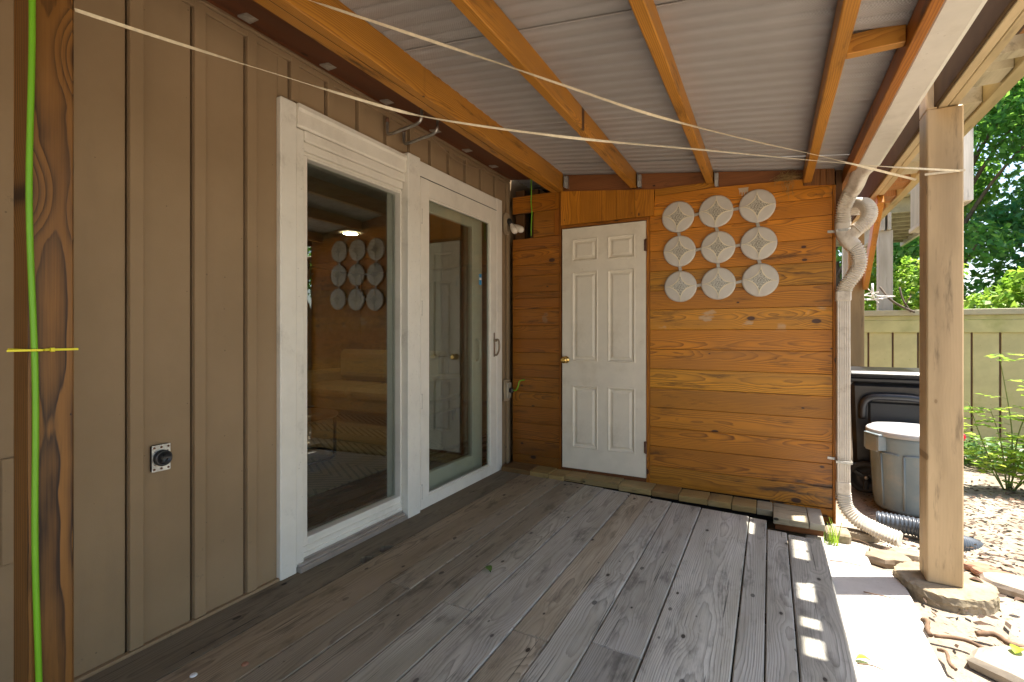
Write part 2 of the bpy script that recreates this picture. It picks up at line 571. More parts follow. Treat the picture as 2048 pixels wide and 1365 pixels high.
M['siding'] = siding_mat()
M['roof'] = roof_mat()
M['glass'] = glass_mat('window_glass')
M['pvc'] = plain('white_vinyl', (.80, .765, .68), .38, var=.04, dirt=(.30, .25, .18), dscale=2.2, damt=.22)
M['pvc_old'] = plain('worn_white_paint', (.79, .76, .68), .45, var=.05, dirt=(.22, .19, .15), dscale=4, damt=.45, bump=.08)
M['alu'] = plain('sill_aluminium', (.50, .46, .42), .35, .6, .1)
M['seal'] = plain('dark_seal', (.02, .02, .02), .6)
M['doorpaint'] = plain('white_door_paint', (.80, .73, .60), .42, var=.04, dirt=(.42, .34, .22), dscale=2.5, damt=.30, bump=.06, bscale=30)
M['brass'] = plain('brass', (.75, .50, .16), .2, 1, .08)
M['bronze'] = plain('handle_bronze', (.26, .20, .14), .38, .8, .15)
M['rust'] = plain('rusty_hinge', (.16, .08, .05), .6, .5, .3, 40)
M['galv'] = plain('galvanised_steel', (.52, .52, .50), .42, .75, .3, 30)
M['steel'] = plain('dull_steel', (.40, .39, .36), .35, .9, .2, 30)
M['black'] = plain('black_plastic', (.018, .019, .022), .32, var=.25, dirt=(.09, .085, .08), damt=.3)
M['blackdull'] = plain('black_rubber', (.02, .02, .02), .6)
M['dark'] = plain('dark_void', (.012, .009, .007), .9)
M['gutter'] = plain('white_gutter', (.68, .64, .57), .45, var=.06, dirt=(.40, .35, .27), dscale=3, damt=.4)
M['flex'] = plain('dirty_white_downspout', (.68, .62, .53), .45, var=.10, dirt=(.30, .23, .15), dscale=9, damt=.6)
M['drain'] = plain('black_corrugated_drain', (.05, .06, .075), .3, var=.3)
M['disc'] = plain('taupe_disc', (.60, .56, .50), .42, .1, .06, 10, bump=.05)
M['cream'] = plain('cream_star_edge', (.80, .72, .54), .4, .0, .06)
M['mosaic'] = mosaic_mat()
M['linkm'] = plain('grey_link', (.46, .43, .38), .4, .6)
M['green'] = plain('green_cord', (.17, .44, .015), .4, var=.06)
M['yellow'] = plain('yellow_tie', (.80, .72, .02), .4, var=.05)
M['strap'] = plain('cream_webbing', (.72, .62, .44), .7, var=.12, scale=60)
M['wire'] = plain('thin_brown_wire', (.32, .22, .13), .5)
M['straw'] = plain('dry_straw', (.42, .27, .10), .8, var=.4, scale=20)
M['bulb'] = plain('frosted_bulb', (.80, .74, .64), .15, var=.02)
M['bronzep'] = plain('tan_plate', (.40, .31, .20), .4)
M['fence'] = plain('tan_fence_board', (.50, .46, .235), .7, var=.16, scale=3, dirt=(.26, .27, .07), dscale=1.6, damt=.55, bump=.15, tinted=True)
M['fencetrim'] = plain('grey_fence_trim', (.40, .37, .24), .7, var=.12, scale=4, dirt=(.20, .22, .07), dscale=2, damt=.5, bump=.15)
M['greybin'] = plain('grey_bin', (.19, .245, .27), .45, var=.10, scale=5, dirt=(.36, .30, .22), dscale=2.5, damt=.45)
M['greylid'] = plain('grey_lid', (.40, .41, .42), .5, var=.08, dirt=(.2, .16, .1), dscale=6, damt=.3)
M['concrete'] = plain('mossy_concrete', (.27, .22, .15), .95, var=.3, scale=14, dirt=(.09, .075, .03), dscale=7, damt=.85, bump=.5, bscale=40)
M['stone'] = plain('flat_stone', (.27, .235, .19), .9, var=.25, scale=6, dirt=(.13, .09, .05), dscale=5, damt=.6, bump=.5, bscale=25, tinted=True)
M['brick'] = plain('red_brick', (.33, .16, .10), .9, var=.3, scale=10, bump=.5, bscale=40)
M['paver'] = paver_mat('pale_paver', (.42, .39, .36), (.52, .49, .46))
M['ground'] = ground_mat()
M['bark'] = plain('bark', (.11, .085, .06), .9, var=.4, scale=12, bump=.8, bscale=20)
M['twig'] = plain('dry_twig', (.14, .085, .05), .85, var=.3, scale=20)
M['stem'] = plain('rose_stem', (.16, .20, .05), .6)
M['litter'] = leaf_mat('dry_leaf_litter', [(.014, .010, .007), (.045, .022, .012), (.085, .040, .020), (.025, .017, .012)], .05, .8)
M['leaf_dark'] = leaf_mat('tree_leaves', [(.018, .09, .025), (.035, .18, .04), (.07, .27, .05), (.22, .42, .10)], .58)
M['leaf_blue'] = leaf_mat('deep_tree_leaves', [(.010, .085, .045), (.022, .16, .08), (.045, .24, .10), (.16, .38, .14)], .55)
M['leaf_light'] = leaf_mat('light_shrub_leaves', [(.08, .22, .02), (.19, .36, .03), (.32, .48, .06), (.42, .45, .10)], .45)
M['leaf_rose'] = leaf_mat('rose_leaves', [(.08, .20, .02), (.20, .36, .03), (.36, .50, .04), (.50, .55, .08)], .45)
M['leaf_low'] = leaf_mat('groundcover_leaves', [(.02, .07, .02), (.05, .13, .03), (.10, .21, .05), (.2, .3, .09)], .3)
M['petal'] = plain('pink_petals', (.75, .08, .14), .5)
M['sofa'] = plain('tan_sofa_fabric', (.42, .31, .15), .9, var=.08, scale=20, bump=.15, bscale=300)
M['roomwall'] = plain('room_paint', (.30, .24, .17), .8)
M['ceil'] = plain('room_ceiling', (.45, .42, .36), .8)
M['rug'] = rug_mat()
M['lamp_on'] = emit('ceiling_light_lens', (1, .78, .5), 28)
M['whiteshed'] = plain('white_siding', (.70, .72, .70), .6, var=.05)
M['shingle'] = plain('grey_shingle', (.16, .15, .14), .9, var=.2)
M['sticker'] = plain('blue_sticker', (.03, .25, .55), .4)
M['white'] = plain('white_print', (.8, .8, .8), .5)
M['gfi'] = plain('ivory_receptacle', (.38, .33, .24), .5)
M['wht_wire'] = plain('white_wire', (.75, .74, .70), .4)


def darker(k):
    return (k, k, k)


def roofz(x):
    return 2.33 - .13 * (x - .22)


def zd(x):
    return -.02 * (x + 2.1)


GZ = -.10
WY = 3.914     # face of the plank wall
SX = -2.11     # face of the house siding

# ------------------------------------------------------------------ ground, paving
g = MB()
n = 60
xs = np.concatenate([[-90, -30, -12], np.linspace(-6, 10, 60), [20, 40, 90]])
ys = np.concatenate([[-90, -30, -12], np.linspace(-5, 12, 60), [22, 50, 120]])
vs, fs = [], []
for j, y in enumerate(ys):
    for i, x in enumerate(xs):
        h = 0
        if x > .66 and y > 1: h = .012 * math.sin(x * 5 + y * 3) * math.sin(y * 4.1 - x) * min(1, (x - .66) * 2)
        vs.append((x, y, GZ - .035 + h))
nx = len(xs)
for j in range(len(ys) - 1):
    for i in range(nx - 1):
        fs.append((j * nx + i, j * nx + i + 1, (j + 1) * nx + i + 1, (j + 1) * nx + i))
g.add(vs, fs, True)
tag(g.build('ground', M['ground'], origin=(0, 0, 0)), kind='structure')

path = bpy.data.objects.new('path', None)
COL.objects.link(path)
tag(path, 'pale paved path running beside the deck', kind='structure')
ycut = [-4, -3.3, -2.5, -1.7, -.9, -.1, .7, 1.5, 2.06, 2.72, 3.31, 3.66]
for i, (a, b) in enumerate(zip(ycut, ycut[1:])):
    xe = .60 + R.uniform(-.015, .02)
    if b > 3.6: xe = .50
    mb = MB().box(.20, xe, a + .004, b - .004, GZ - .05, GZ + R.uniform(-.003, .003), .006)
    k = R.uniform(.94, 1.05)
    tint = (k, k, k)
    mb.build('paver_slab', M['paver'], path, tint)

# ------------------------------------------------------------------ deck
deck = thing('deck', 'grey weathered plank deck floor beneath the porch roof', 'deck', (-.9, 1.2, 0))
edges0 = [-2.085, -1.86, -1.615, -1.478, -1.285, -1.128, -.915, -.76, -.61, -.415, -.118, -.017, .09, .272]
edges = [x * (CAMH - zd(x)) / CAMH for x in edges0]
yends = [3.80, 3.76, 3.74, 3.72, 3.715, 3.70, 3.69, 3.67, 3.66, 3.655, 3.64, 3.47, 3.45]
joints = {2: 1.81, 4: 1.80, 6: 1.775, 8: 1.85, 1: -.4, 3: .2, 5: -.8}
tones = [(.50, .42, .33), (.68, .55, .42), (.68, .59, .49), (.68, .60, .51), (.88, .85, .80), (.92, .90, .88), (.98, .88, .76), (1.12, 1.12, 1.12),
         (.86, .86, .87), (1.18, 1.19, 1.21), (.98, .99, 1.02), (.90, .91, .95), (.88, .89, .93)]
def deck_xf(p):
    return Vector((p.x, p.y, p.z + zd(p.x)))
for i, (a, b) in enumerate(zip(edges, edges[1:])):
    cuts = [-1.6] + ([joints[i]] if i in joints else []) + [yends[i]]
    for q, (y0, y1) in enumerate(zip(cuts, cuts[1:])):
        dz = R.uniform(-.002, .002)
        gp = .0025 if i < 9 else .0035
        t = tones[i]
        k = R.uniform(.93, 1.07)
        if i == 0:
            # the board by the house has two broken notches in its right edge
            xr = b - gp
            out = [(a + gp, y0), (xr, y0)]
            for (c, w) in ((1.93, .045), (2.075, .05)):
                out += [(xr, c - w), (xr - .03, c - w * .8), (xr - .055, c - w * .1), (xr - .05, c + w * .4), (xr - .02, c + w * .75), (xr, c + w * .9)]
            out += [(xr, y1), (a + gp, y1)]
            mb = MB().prism(out, 'z', -.038, 0)
            mb.v = [tuple(deck_xf(Vector(p))) for p in mb.v]
        else:
            mb = MB().box(a + gp * R.uniform(.6, 1.2), b - gp * R.uniform(.6, 1.2), y0 + .0015, y1 - .0015, -.038 + dz, dz, .004, deck_xf)
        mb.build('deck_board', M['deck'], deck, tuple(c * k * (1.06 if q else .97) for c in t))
jm = MB()
for y in (-1.3, -.6, .1, .8, 1.8, 2.5, 3.2):
    jm.box(-2.06, .27, y - .02, y + .02, GZ - .02, -.09, .002)
jm.build('joist', M['dark'], deck)
sk = MB()
sk.box(.262, .278, -1.6, 3.43, GZ - .03, -.089, .002)
sk.build('skirt_board', M['deck'], deck, darker(.7))

# curb of end-grain blocks at the foot of the plank wall
curb = thing('timber_curb', 'row of short weathered timber blocks along the foot of the plank wall', 'curb', (-.9, 3.8, 0))
cx = [-2.06, -1.79, -1.62, -1.488, -1.333, -1.039, -.787, -.593, -.392, -.238, -.082, .017, .218, .305]
for i, (a, b) in enumerate(zip(cx, cx[1:])):
    z1 = .033 - .017 * (a + 2.06) + R.uniform(-.003, .003)
    yf = 3.735 + R.uniform(-.008, .008) - (0.03 if i < 3 else 0)
    if i == 11: yf = 3.60
    if i == 12: yf = 3.60
    warm = [(.75, .55, .32), (.92, .74, .42), (.98, .80, .48), (.95, .78, .5), (.8, .68, .45), (.95, .80, .5)][i % 6]
    if i > 9: warm = (.95, .98, 1.02)
    if i == 0: warm = (.5, .34, .2)
    MB().box(a + .002, b - .002, yf, WY - .004, z1 - .042, z1, .003).build('timber_block', M['curb'], curb, warm)
MB().box(-2.05, .30, 3.80, 3.90, GZ, -.03, .002).build('bearer', M['dark'], curb)
MB().box(.03, .30, 3.66, 3.70, GZ, -.055, .002).build('bearer', M['ledger'], curb)

# ------------------------------------------------------------------ house wall
house = thing('house_wall', 'tan board and batten house wall on the left of the deck', 'wall', (SX, 2, 0))
bat = [-1.11, -.88, -.65, -.43, -.20, .03, .255, .483, .712, .94, 1.17, 1.40, 1.629, 1.854, 2.077, 2.308, 2.53, 2.753, 2.974, 3.197, 3.426, 3.655, 3.871]
ZT = 2.565
D0, D1 = 1.565, 3.75
pb = [-1.6] + bat + [3.965]
for a, b in zip(pb, pb[1:]):
    segs = [(a, b, 0)]
    if b > D0 and a < D1:
        segs = []
        if a < D0: segs.append((a, D0, 0))
        if b > D1: segs.append((D1, b, 0))
        segs.append((max(a, D0), min(b, D1), 2.33))
    for y0, y1, z0 in segs:
        if y1 - y0 < .004: continue
        MB().box(SX - .020, SX + R.uniform(-.0006, .0006), y0 + .0005, y1 - (.0075 if y1 in bat else .0005), z0 - .03, ZT, .0015).build('siding_panel', M['siding'], house)
for y in bat:
    w = .046
    if y + w > D0 and y < D1: z0 = 2.345
    else: z0 = .012
    if D0 - .05 < y < D0: continue
    MB().box(SX + .0012, SX + .019, y, y + w, z0, ZT - .001, .0025).build('batten', M['siding'], house)
MB().box(SX + .001, SX + .024, -1.6, 1.562, -.035, .010, .003).build('base_trim', M['siding'], house)
MB().box(SX + .001, SX + .024, 3.752, 3.90, -.035, .010, .003).build('base_trim', M['siding'], house)
MB().box(SX + .001, SX + .022, -1.6, 3.93, ZT, ZT + .02, .003).box(SX + .001, SX + .016, -1.6, 3.93, ZT - .03, ZT - .002, .003).build('top_trim', M['siding'], house)
MB().box(SX - .10, SX - .024, -4, D0 - .001, -.15, 5.2).box(SX - .10, SX - .024, D1 + .001, 8, -.15, 5.2).box(SX - .10, SX - .024, D0 - .001, D1 + .001, 2.31, 5.2).build('wall_core', M['siding'], house)
MB().box(SX + .001, SX + .015, .60, .655, .47, .80, .002).build('trim_offcut', M['siding'], house)
MB().box(SX + .002, SX + .04, -1.6, 3.95, ZT + .022, ZT + .075, .002).build('ledger', M['ledger_y'], house)
for y in (.9, 1.36, 1.80, 2.24, 2.72, 3.12, 3.52):
    MB().box(SX + .04, SX + .16, y - .022, y + .022, ZT + .02, ZT + .05, .002).box(SX + .05, SX + .13, y - .03, y + .03, ZT + .008, ZT + .019, .002).build('joist_clip', M['galv'], house)

# loose wire hanging below the top trim
w = spline([(-2.075, -.5, 2.56), (-2.075, 1.2, 2.562), (-2.07, 2.55, 2.565), (-2.06, 2.75, 2.53), (-2.06, 3.0, 2.475), (-2.06, 3.25, 2.49), (-2.065, 3.5, 2.545), (-2.07, 3.8, 2.56)], 8)
tag(MB().sweep(w, .0028, 6).build('loose_wire', M['wire']), 'thin brown wire sagging under the top trim of the siding', 'wire')

# ------------------------------------------------------------------ patio door (fixed pane left, slider behind storm door right)
pd = thing('patio_door', 'white framed sliding patio door in the tan siding', 'door', (SX, 2.65, 0))
FX = -2.085
def rect_frame(mb, x0, x1, y0, y1, z0, z1, wl, wr, wb, wt, b=.003):
    mb.box(x0, x1, y0, y0 + wl, z0, z1, b)
    mb.box(x0, x1, y1 - wr, y1, z0, z1, b)
    mb.box(x0, x1 - .0005, y0 + wl + .0004, y1 - wr - .0004, z0, z0 + wb, b)
    mb.box(x0, x1 - .0005, y0 + wl + .0004, y1 - wr - .0004, z1 - wt, z1, b)
    return mb
MB().box(SX - .06, FX + .006, 1.56, 1.652, -.02, 2.335, .006).box(SX - .06, FX - .004, 1.6525, 1.70, .012, 2.2165, .003).build('side_casing', M['pvc_old'], pd)
hd = MB()
hd.prism([(SX - .06, 2.222), (FX + .002, 2.222), (FX + .010, 2.232), (FX + .010, 2.30), (FX + .022, 2.312), (FX + .018, 2.334), (SX - .06, 2.335)], 'y', 1.6525, 2.472)
hd.box(SX - .06, FX + .004, 1.701, 2.468, 2.165, 2.219, .005)
hd.box(SX - .06, FX - .006, 1.701, 2.46, 2.118, 2.163, .004)
hd.box(SX - .06, FX - .014, 1.701, 2.455, 2.099, 2.1165, .004)
hd.build('head_casing', M['pvc'], pd)
mul = MB()
mul.box(SX - .05, FX - .022, 2.4572, 2.4665, .012, 2.11, .003)
mul.box(SX - .05, FX + .030, 2.467, 2.592, -.03, 2.355, .004)
mul.build('mullion', M['pvc_old'], pd)
MB().box(SX - .05, FX + .008, 3.66, 3.752, -.03, 2.352, .004).box(SX - .05, FX + .006, 2.5925, 3.6595, 2.248, 2.350, .004).build('outer_casing', M['pvc'], pd)
fr = MB()
rect_frame(fr, SX - .055, FX - .018, 1.7015, 2.457, .048, 2.0985, .032, .008, .094, .010)
fr.box(SX - .055, FX - .012, 1.702, 2.4565, .098, .104, .001)
fr.box(SX - .055, FX - .010, 1.702, 2.4565, .0482, .072, .002)
fr.build('sash_frame', M['pvc'], pd)
MB().box(SX - .0405, SX - .0365, 1.731, 2.452, .14, 2.09, .001).build('glass_pane', M['glass'], pd)
sl = MB()
sl.box(SX - .06, FX + .03, 1.655, 2.4665, -.005, .022, .003).box(SX - .02, FX + .012, 1.66, 2.465, .0222, .034, .002).box(SX - .06, FX - .012, 1.66, 2.465, .0345, .047, .002)
sl.build('door_sill', M['alu'], pd)
ins = MB()
rect_frame(ins, SX - .12, SX - .078, 2.462, 3.60, .02, 2.22, .10, .16, .16, .15, .004)
ins.build('sliding_sash', M['pvc'], pd)
MB().box(SX - .1025, SX - .0985, 2.557, 3.445, .175, 2.075, .001).build('glass_pane', M['glass'], pd)
hn = MB().sweep(spline([(SX - .078, 3.50, 1.14), (SX - .045, 3.50, 1.12), (SX - .04, 3.50, 1.05), (SX - .045, 3.50, .98), (SX - .078, 3.50, .96)], 5), .010, 8)
hn.build('pull_handle', M['pvc'], pd)
hn = MB().sweep(spline([(SX - .122, 3.47, 1.16), (SX - .15, 3.47, 1.14), (SX - .155, 3.47, 1.07), (SX - .15, 3.47, 1.0), (SX - .122, 3.47, .98)], 5), .010, 8)
hn.build('pull_handle', M['bronze'], pd)

sd_ = thing('storm_door', 'white full glass storm door with bronze handle near the corner', 'door', (SX, 3.13, 0))
sf = MB()
rect_frame(sf, SX + .002, FX + .008, 2.622, 3.656, -.02, 2.243, .088, .100, .096, .118, .003)
rect_frame(sf, SX + .004, FX + .002, 2.7105, 3.5555, .0765, 2.1245, .012, .012, .012, .012, .002)
sf.build('door_frame', M['pvc'], sd_)
MB().box(SX + .010, SX + .0135, 2.7225, 3.5435, .0885, 2.1125, .0008).build('glass_pane', M['glass'], sd_)
MB().box(SX + .002, FX + .016, 2.594, 2.604, -.03, 2.2475, .002).box(SX + .002, FX + .002, 2.606, 2.620, -.03, 2.2475, .002).build('hinge_rail', M['pvc'], sd_)
for z in (.12, .73, 1.36, 1.98):
    MB().box(FX + .0005, FX + .013, 2.6135, 2.632, z - .045, z + .045, .002).build('hinge', M['pvc'], sd_)
    MB().box(FX + .0082, FX + .0096, 2.6325, 2.6365, z - .05, z + .05, .0004).build('hinge_gap', M['seal'], sd_)
MB().box(SX + .004, FX + .006, 2.622, 3.656, 2.2437, 2.2478, .0005).build('seal', M['seal'], sd_)
hp = MB().box(FX + .0085, FX + .014, 3.598, 3.618, .99, 1.195, .004).build('handle_plate', M['bronze'], sd_)
MB().sweep(spline([(FX + .014, 3.604, 1.13), (FX + .05, 3.604, 1.135), (FX + .062, 3.603, 1.10), (FX + .06, 3.603, 1.05), (FX + .04, 3.604, 1.01), (FX + .014, 3.604, 1.005)], 6), .0085, 8).box(FX + .014, FX + .03, 3.590, 3.628, 1.118, 1.14, .004).build('pull_handle', M['bronze'], sd_)
s1 = MB().box(SX + .0137, SX + .0145, 3.40, 3.435, 1.585, 1.675, .0002).build('sticker', M['sticker'], sd_)
MB().box(SX + .0147, SX + .0151, 3.403, 3.432, 1.625, 1.645, .0001).build('print', M['white'], s1)

# receptacle in the siding
oc = thing('range_outlet', 'black round power outlet on a bare steel plate in the siding', 'outlet', (SX, 1.046, .706))
MB().box(SX + .001, SX + .012, 1.012, 1.078, .655, .757, .004).build('wall_box', M['dark'], oc)
pl = MB().box(SX + .0122, SX + .0145, 1.014, 1.080, .654, .757, .001).build('cover_plate', M['galv'], oc)
sc = MB()
for y in (1.022, 1.047, 1.072):
    for z in (.664, .747): sc.lathe([(0, .003), (.0035, .0028), (.0045, 0)], (SX + .0146, y, z), (1, 0, 0), 8)
for y in (1.024, 1.070):
    for z in (.680, .732): sc.lathe([(0, .001), (.0022, .001), (.0024, 0)], (SX + .0146, y, z), (1, 0, 0), 6)
tag(sc.build('screw', M['rust'], pl), kind='stuff')
fc = MB().lathe([(.031, 0), (.031, .016), (.029, .019), (.024, .020), (.023, .017), (0, .017)], (SX + .0146, 1.048, .706), (1, 0, 0), 28).build('socket_face', M['black'], oc)
sl = MB()
for a, l in ((90, .007), (215, .008), (325, .008)):
    c, s = math.cos(math.radians(a)), math.sin(math.radians(a))
    p = Vector((SX + .0322, 1.048 + c * .012, .706 + s * .012))
    sl.beam(p - Vector((0, -s, c)) * l * .6, p + Vector((0, -s, c)) * l * .6, .004, .0055, .0003, (1, 0, 0))
sl.build('socket_slot', M['dark'], fc)

# wall lamp with two bulbs near the corner
lp = thing('wall_lamp', 'twin bulb floodlight on a tan plate in the corner of the siding', 'lamp', (SX, 3.87, 2.17))
MB().prism([(3.80, 2.10), (3.825, 2.075), (3.885, 2.075), (3.908, 2.10), (3.908, 2.24), (3.885, 2.265), (3.825, 2.265), (3.80, 2.24)], 'x', SX + .018, SX + .03).prism([(3.815, 2.11), (3.83, 2.095), (3.88, 2.095), (3.895, 2.11), (3.895, 2.23), (3.88, 2.245), (3.83, 2.245), (3.815, 2.23)], 'x', SX + .0302, SX + .038).build('mounting_plate', M['bronzep'], lp)
for base, tip in (((-2.07, 3.86, 2.20), (-1.995, 3.83, 2.10)), ((-2.07, 3.875, 2.18), (-1.945, 3.845, 2.105))):
    a, b = Vector(base), Vector(tip)
    d = (b - a).normalized()
    h = MB().lathe([(0, -.006), (.022, -.004), (.026, .01), (.022, .03), (.02, .055), (0, .056)], a, d, 16)
    h.build('lamp_holder', M['blackdull'], lp)
    L = (b - a).length
    MB().lathe([(.014, .05), (.016, .06), (.028, L * .55 + .03), (.031, L - .005), (.030, L + .012), (.022, L + .026), (.010, L + .033), (0, L + .034)], a, d, 18).build('bulb', M['bulb'], lp)

# low outlet with a cord plugged in
gf = thing('low_outlet', 'low receptacle with a yellow green plug in the corner of the siding', 'outlet', (SX, 3.87, .68))
MB().box(SX + .018, SX + .028, 3.80, 3.905, .585, .775, .004).build('cover_plate', M['bronzep'], gf)
MB().box(SX + .0282, SX + .05, 3.825, 3.895, .61, .75, .004).build('receptacle', M['gfi'], gf)
MB().box(SX + .0502, SX + .085, 3.84, 3.885, .66, .70, .006).build('plug', M['black'], gf)
tag(MB().sweep(spline([(SX + .085, 3.862, .68), (SX + .12, 3.85, .685), (SX + .14, 3.85, .72), (SX + .15, 3.86, .765), (SX + .19, 3.88, .778)], 6), .005, 8).build('short_cord', M['green']), 'short yellow green cord plugged into the low corner outlet', 'cord')

# ------------------------------------------------------------------ shed: plank wall and its door
shed = thing('wooden_shed', 'orange stained plank wall of the shed at the end of the porch', 'shed', (-.8, WY, 0))
def plank(x0, x1, z0, z1, mat='plank', tint=None, y=0, dep=.019, name='plank'):
    k = R.choice((.84, .94, 1, 1.06, 1.14)) * R.uniform(.95, 1.05)
    t = tint or (1, 1, 1)
    j = R.uniform(-.0012, .0012)
    return MB().box(x0, x1, WY + y + j, WY + y + dep + j, z0 + .0011, z1 - .0011, .0018).build(name, M[mat], shed, (t[0] * k, t[1] * k * R.uniform(.92, 1.04), t[2] * k))
zr = [.008, .152, .308, .456, .611, .764, .913, 1.066, 1.216, 1.372, 1.522, 1.674, 1.832, 1.990, 2.107, 2.183]
tr = [(.72, .80, 1.0), (.66, .66, .8), (.90, .85, .8), (1.02, 1, 1), (.92, 1, 1.05), (.90, .98, 1), (.94, .98, 1), (1.12, 1.10, 1.0), (.95, 1.05, 1.2), (1.0, 1.03, 1.1), (.88, .98, 1.1), (1.0, .95, .9), (1.04, .97, .9), (1.05, .98, .9), (1.06, 1, .95)]
for i, (a, b) in enumerate(zip(zr, zr[1:])):
    plank(-.836, .372, a, b, tint=tr[i])
plank(.0, .372, -.095, .006, tint=(.7, .7, .7))
# sloped upper board cut round the rafter
MB().prism([(-.80, 2.184), (.372, 2.184), (.372, 2.188), (.20, 2.206), (.199, 2.252), (-.353, 2.272), (-.80, 2.262)], 'y', WY, WY + .019).build('plank', M['plank'], shed, (1.05, .98, .9))
MB().prism([(-.80, 2.264), (-.355, 2.2745), (-.355, 2.317), (-.80, 2.317)], 'y', WY - .003, WY + .016).build('plank', M['plank'], shed, (.80, .82, .8))
MB().box(.3735, .391, WY - .002, WY + .06, -.09, 2.186, .002).build('corner_trim', M['plank_v'], shed, (.9, .85, .8))
# left of the door
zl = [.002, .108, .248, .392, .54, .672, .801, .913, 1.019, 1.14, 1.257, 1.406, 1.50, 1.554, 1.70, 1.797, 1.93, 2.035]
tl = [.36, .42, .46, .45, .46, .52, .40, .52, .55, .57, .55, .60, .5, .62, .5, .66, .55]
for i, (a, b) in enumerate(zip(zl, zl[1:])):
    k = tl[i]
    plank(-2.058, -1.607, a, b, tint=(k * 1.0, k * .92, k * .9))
plank(-2.058, -1.645, 2.263, 2.416, tint=(.66, .6, .55))
plank(-1.851, -1.652, 2.036, 2.2615, tint=(.72, .72, .7), y=.002)
plank(-1.6505, -1.607, 2.036, 2.2625, mat='plank_v', tint=(.72, .65, .6), y=-.002)
plank(-1.6445, -1.607, 2.2635, 2.416, mat='plank_v', tint=(.72, .65, .6), y=-.002)
MB().box(-1.6055, -1.586, WY - .004, WY + .02, .0, 2.416, .002).build('door_trim', M['plank_v'], shed, (.5, .42, .4))
hj = [-1.585, -1.405, -1.102, -.952, -.8025]
for i, (a, b) in enumerate(zip(hj, hj[1:])):
    zt = 2.405 - .115 * (a + 1.585)
    k = [1.12, .95, .92, 1.0][i]
    zt2 = 2.405 - .115 * (b + 1.585)
    MB().prism([(a + .001, 2.112), (b - .001, 2.112), (b - .001, zt2), (a + .001, zt)], 'y', WY - .016, WY + .003).build('header_board', M['plank_v'], shed, (k, k, k * .95))
MB().box(-1.585, -.838, WY - .006, WY + .03, 2.086, 2.110, .002).build('door_trim', M['plank'], shed, (.55, .48, .45))
MB().box(-.8635, -.8375, WY - .004, WY + .02, .0, 2.0855, .002).build('door_trim', M['plank_v'], shed, (.75, .70, .65))
MB().box(-1.585, -.864, WY - .004, WY + .03, .004, .044, .002).build('threshold', M['ledger'], shed, (.55, .5, .45))
# the frame behind
bk = MB()
bk.box(-1.845, .385, WY + .024, WY + .044, -.09, 2.17)
bk.box(-2.07, -1.846, WY + .024, WY + .044, -.09, 2.034)
bk.box(-2.07, -1.66, WY + .024, WY + .044, 2.264, 2.41)
bk.build('sheathing', M['dark'], shed)
MB().box(.37, .388, WY + .062, 5.7, -.1, 2.20).box(.37, .388, 4.40, 5.7, 2.2, 2.70).box(.37, .388, 4.05, 4.3985, 2.36, 2.70).box(-2.1335, .388, 5.7, 5.72, -.1, 2.7).build('side_wall', M['plank'], shed, darker(.8))
MB().box(-2.1335, .388, 4.05, 5.72, 2.702, 2.73).build('roof_panel', M['dark'], shed)
MB().prism([(SX + .045, roofz(SX + .045) - .045), (-1.668, roofz(-1.668) - .045), (-1.668, roofz(-1.668) - .016), (SX + .045, roofz(SX + .045) - .016)], 'y', -2.5, 3.93).build('soffit_board', M['ledger_y'], house, darker(.7))
MB().box(-2.08, -1.99, WY + .10, WY + .14, 1.9, 2.5).box(-1.93, -1.86, WY + .12, WY + .16, 1.9, 2.5).build('stud', M['brown_v'], shed, darker(.5))
MB().box(-1.90, -1.72, WY + .20, WY + .24, 2.15, 2.2).build('stud', M['brown_v'], shed, darker(.6))
for u, v in ((1103, 626),):
    pass

pdoor = thing('panel_door', 'white six panel door with brass knob in the plank wall', 'door', (-1.22, WY, .05))
DX0, DX1, DZ0, DZ1, DY = -1.572, -.866, .048, 2.078, WY - .012
cols = [(-1.484, -1.258), (-1.176, -.950)]
rows = [(.226, .750), (.953, 1.708), (1.794, 1.984)]
xs_ = [DX0, cols[0][0], cols[0][1], cols[1][0], cols[1][1], DX1]
zs_ = [DZ0] + [z for r in rows for z in r] + [DZ1]
slab = MB()
for i in range(5):
    for j in range(7):
        if i in (1, 3) and j in (1, 3, 5): continue
        a, b, c, d = xs_[i], xs_[i + 1], zs_[j], zs_[j + 1]
        slab.add([(a, DY, c), (b, DY, c), (b, DY, d), (a, DY, d)], [(0, 1, 2, 3)])
Yb = DY + .036
slab.add([(DX0, DY, DZ0), (DX1, DY, DZ0), (DX1, DY, DZ1), (DX0, DY, DZ1), (DX0, Yb, DZ0), (DX1, Yb, DZ0), (DX1, Yb, DZ1), (DX0, Yb, DZ1)],
         [(0, 4, 5, 1), (1, 5, 6, 2), (2, 6, 7, 3), (3, 7, 4, 0), (4, 7, 6, 5)])
slab.build('door_slab', M['doorpaint'], pdoor)
for (a, b) in cols:
    for (c, d) in rows:
        mb = MB()
        rings = [(0, 0), (.004, -.004), (.010, -.003), (.020, .009), (.028, .010), (.048, .001), (.050, .0015)]
        vs = []
        for ins_, dy in rings:
            vs += [(a + ins_, DY + dy, c + ins_), (b - ins_, DY + dy, c + ins_), (b - ins_, DY + dy, d - ins_), (a + ins_, DY + dy, d - ins_)]
        fs = []
        for q in range(len(rings) - 1):
            for k in range(4):
                k2 = (k + 1) % 4
                fs.append((q * 4 + k, q * 4 + k2, q * 4 + 4 + k2, q * 4 + 4 + k))
        q = (len(rings) - 1) * 4
        fs.append((q, q + 1, q + 2, q + 3))
        mb.add(vs, fs).build('door_panel', M['doorpaint'], pdoor)
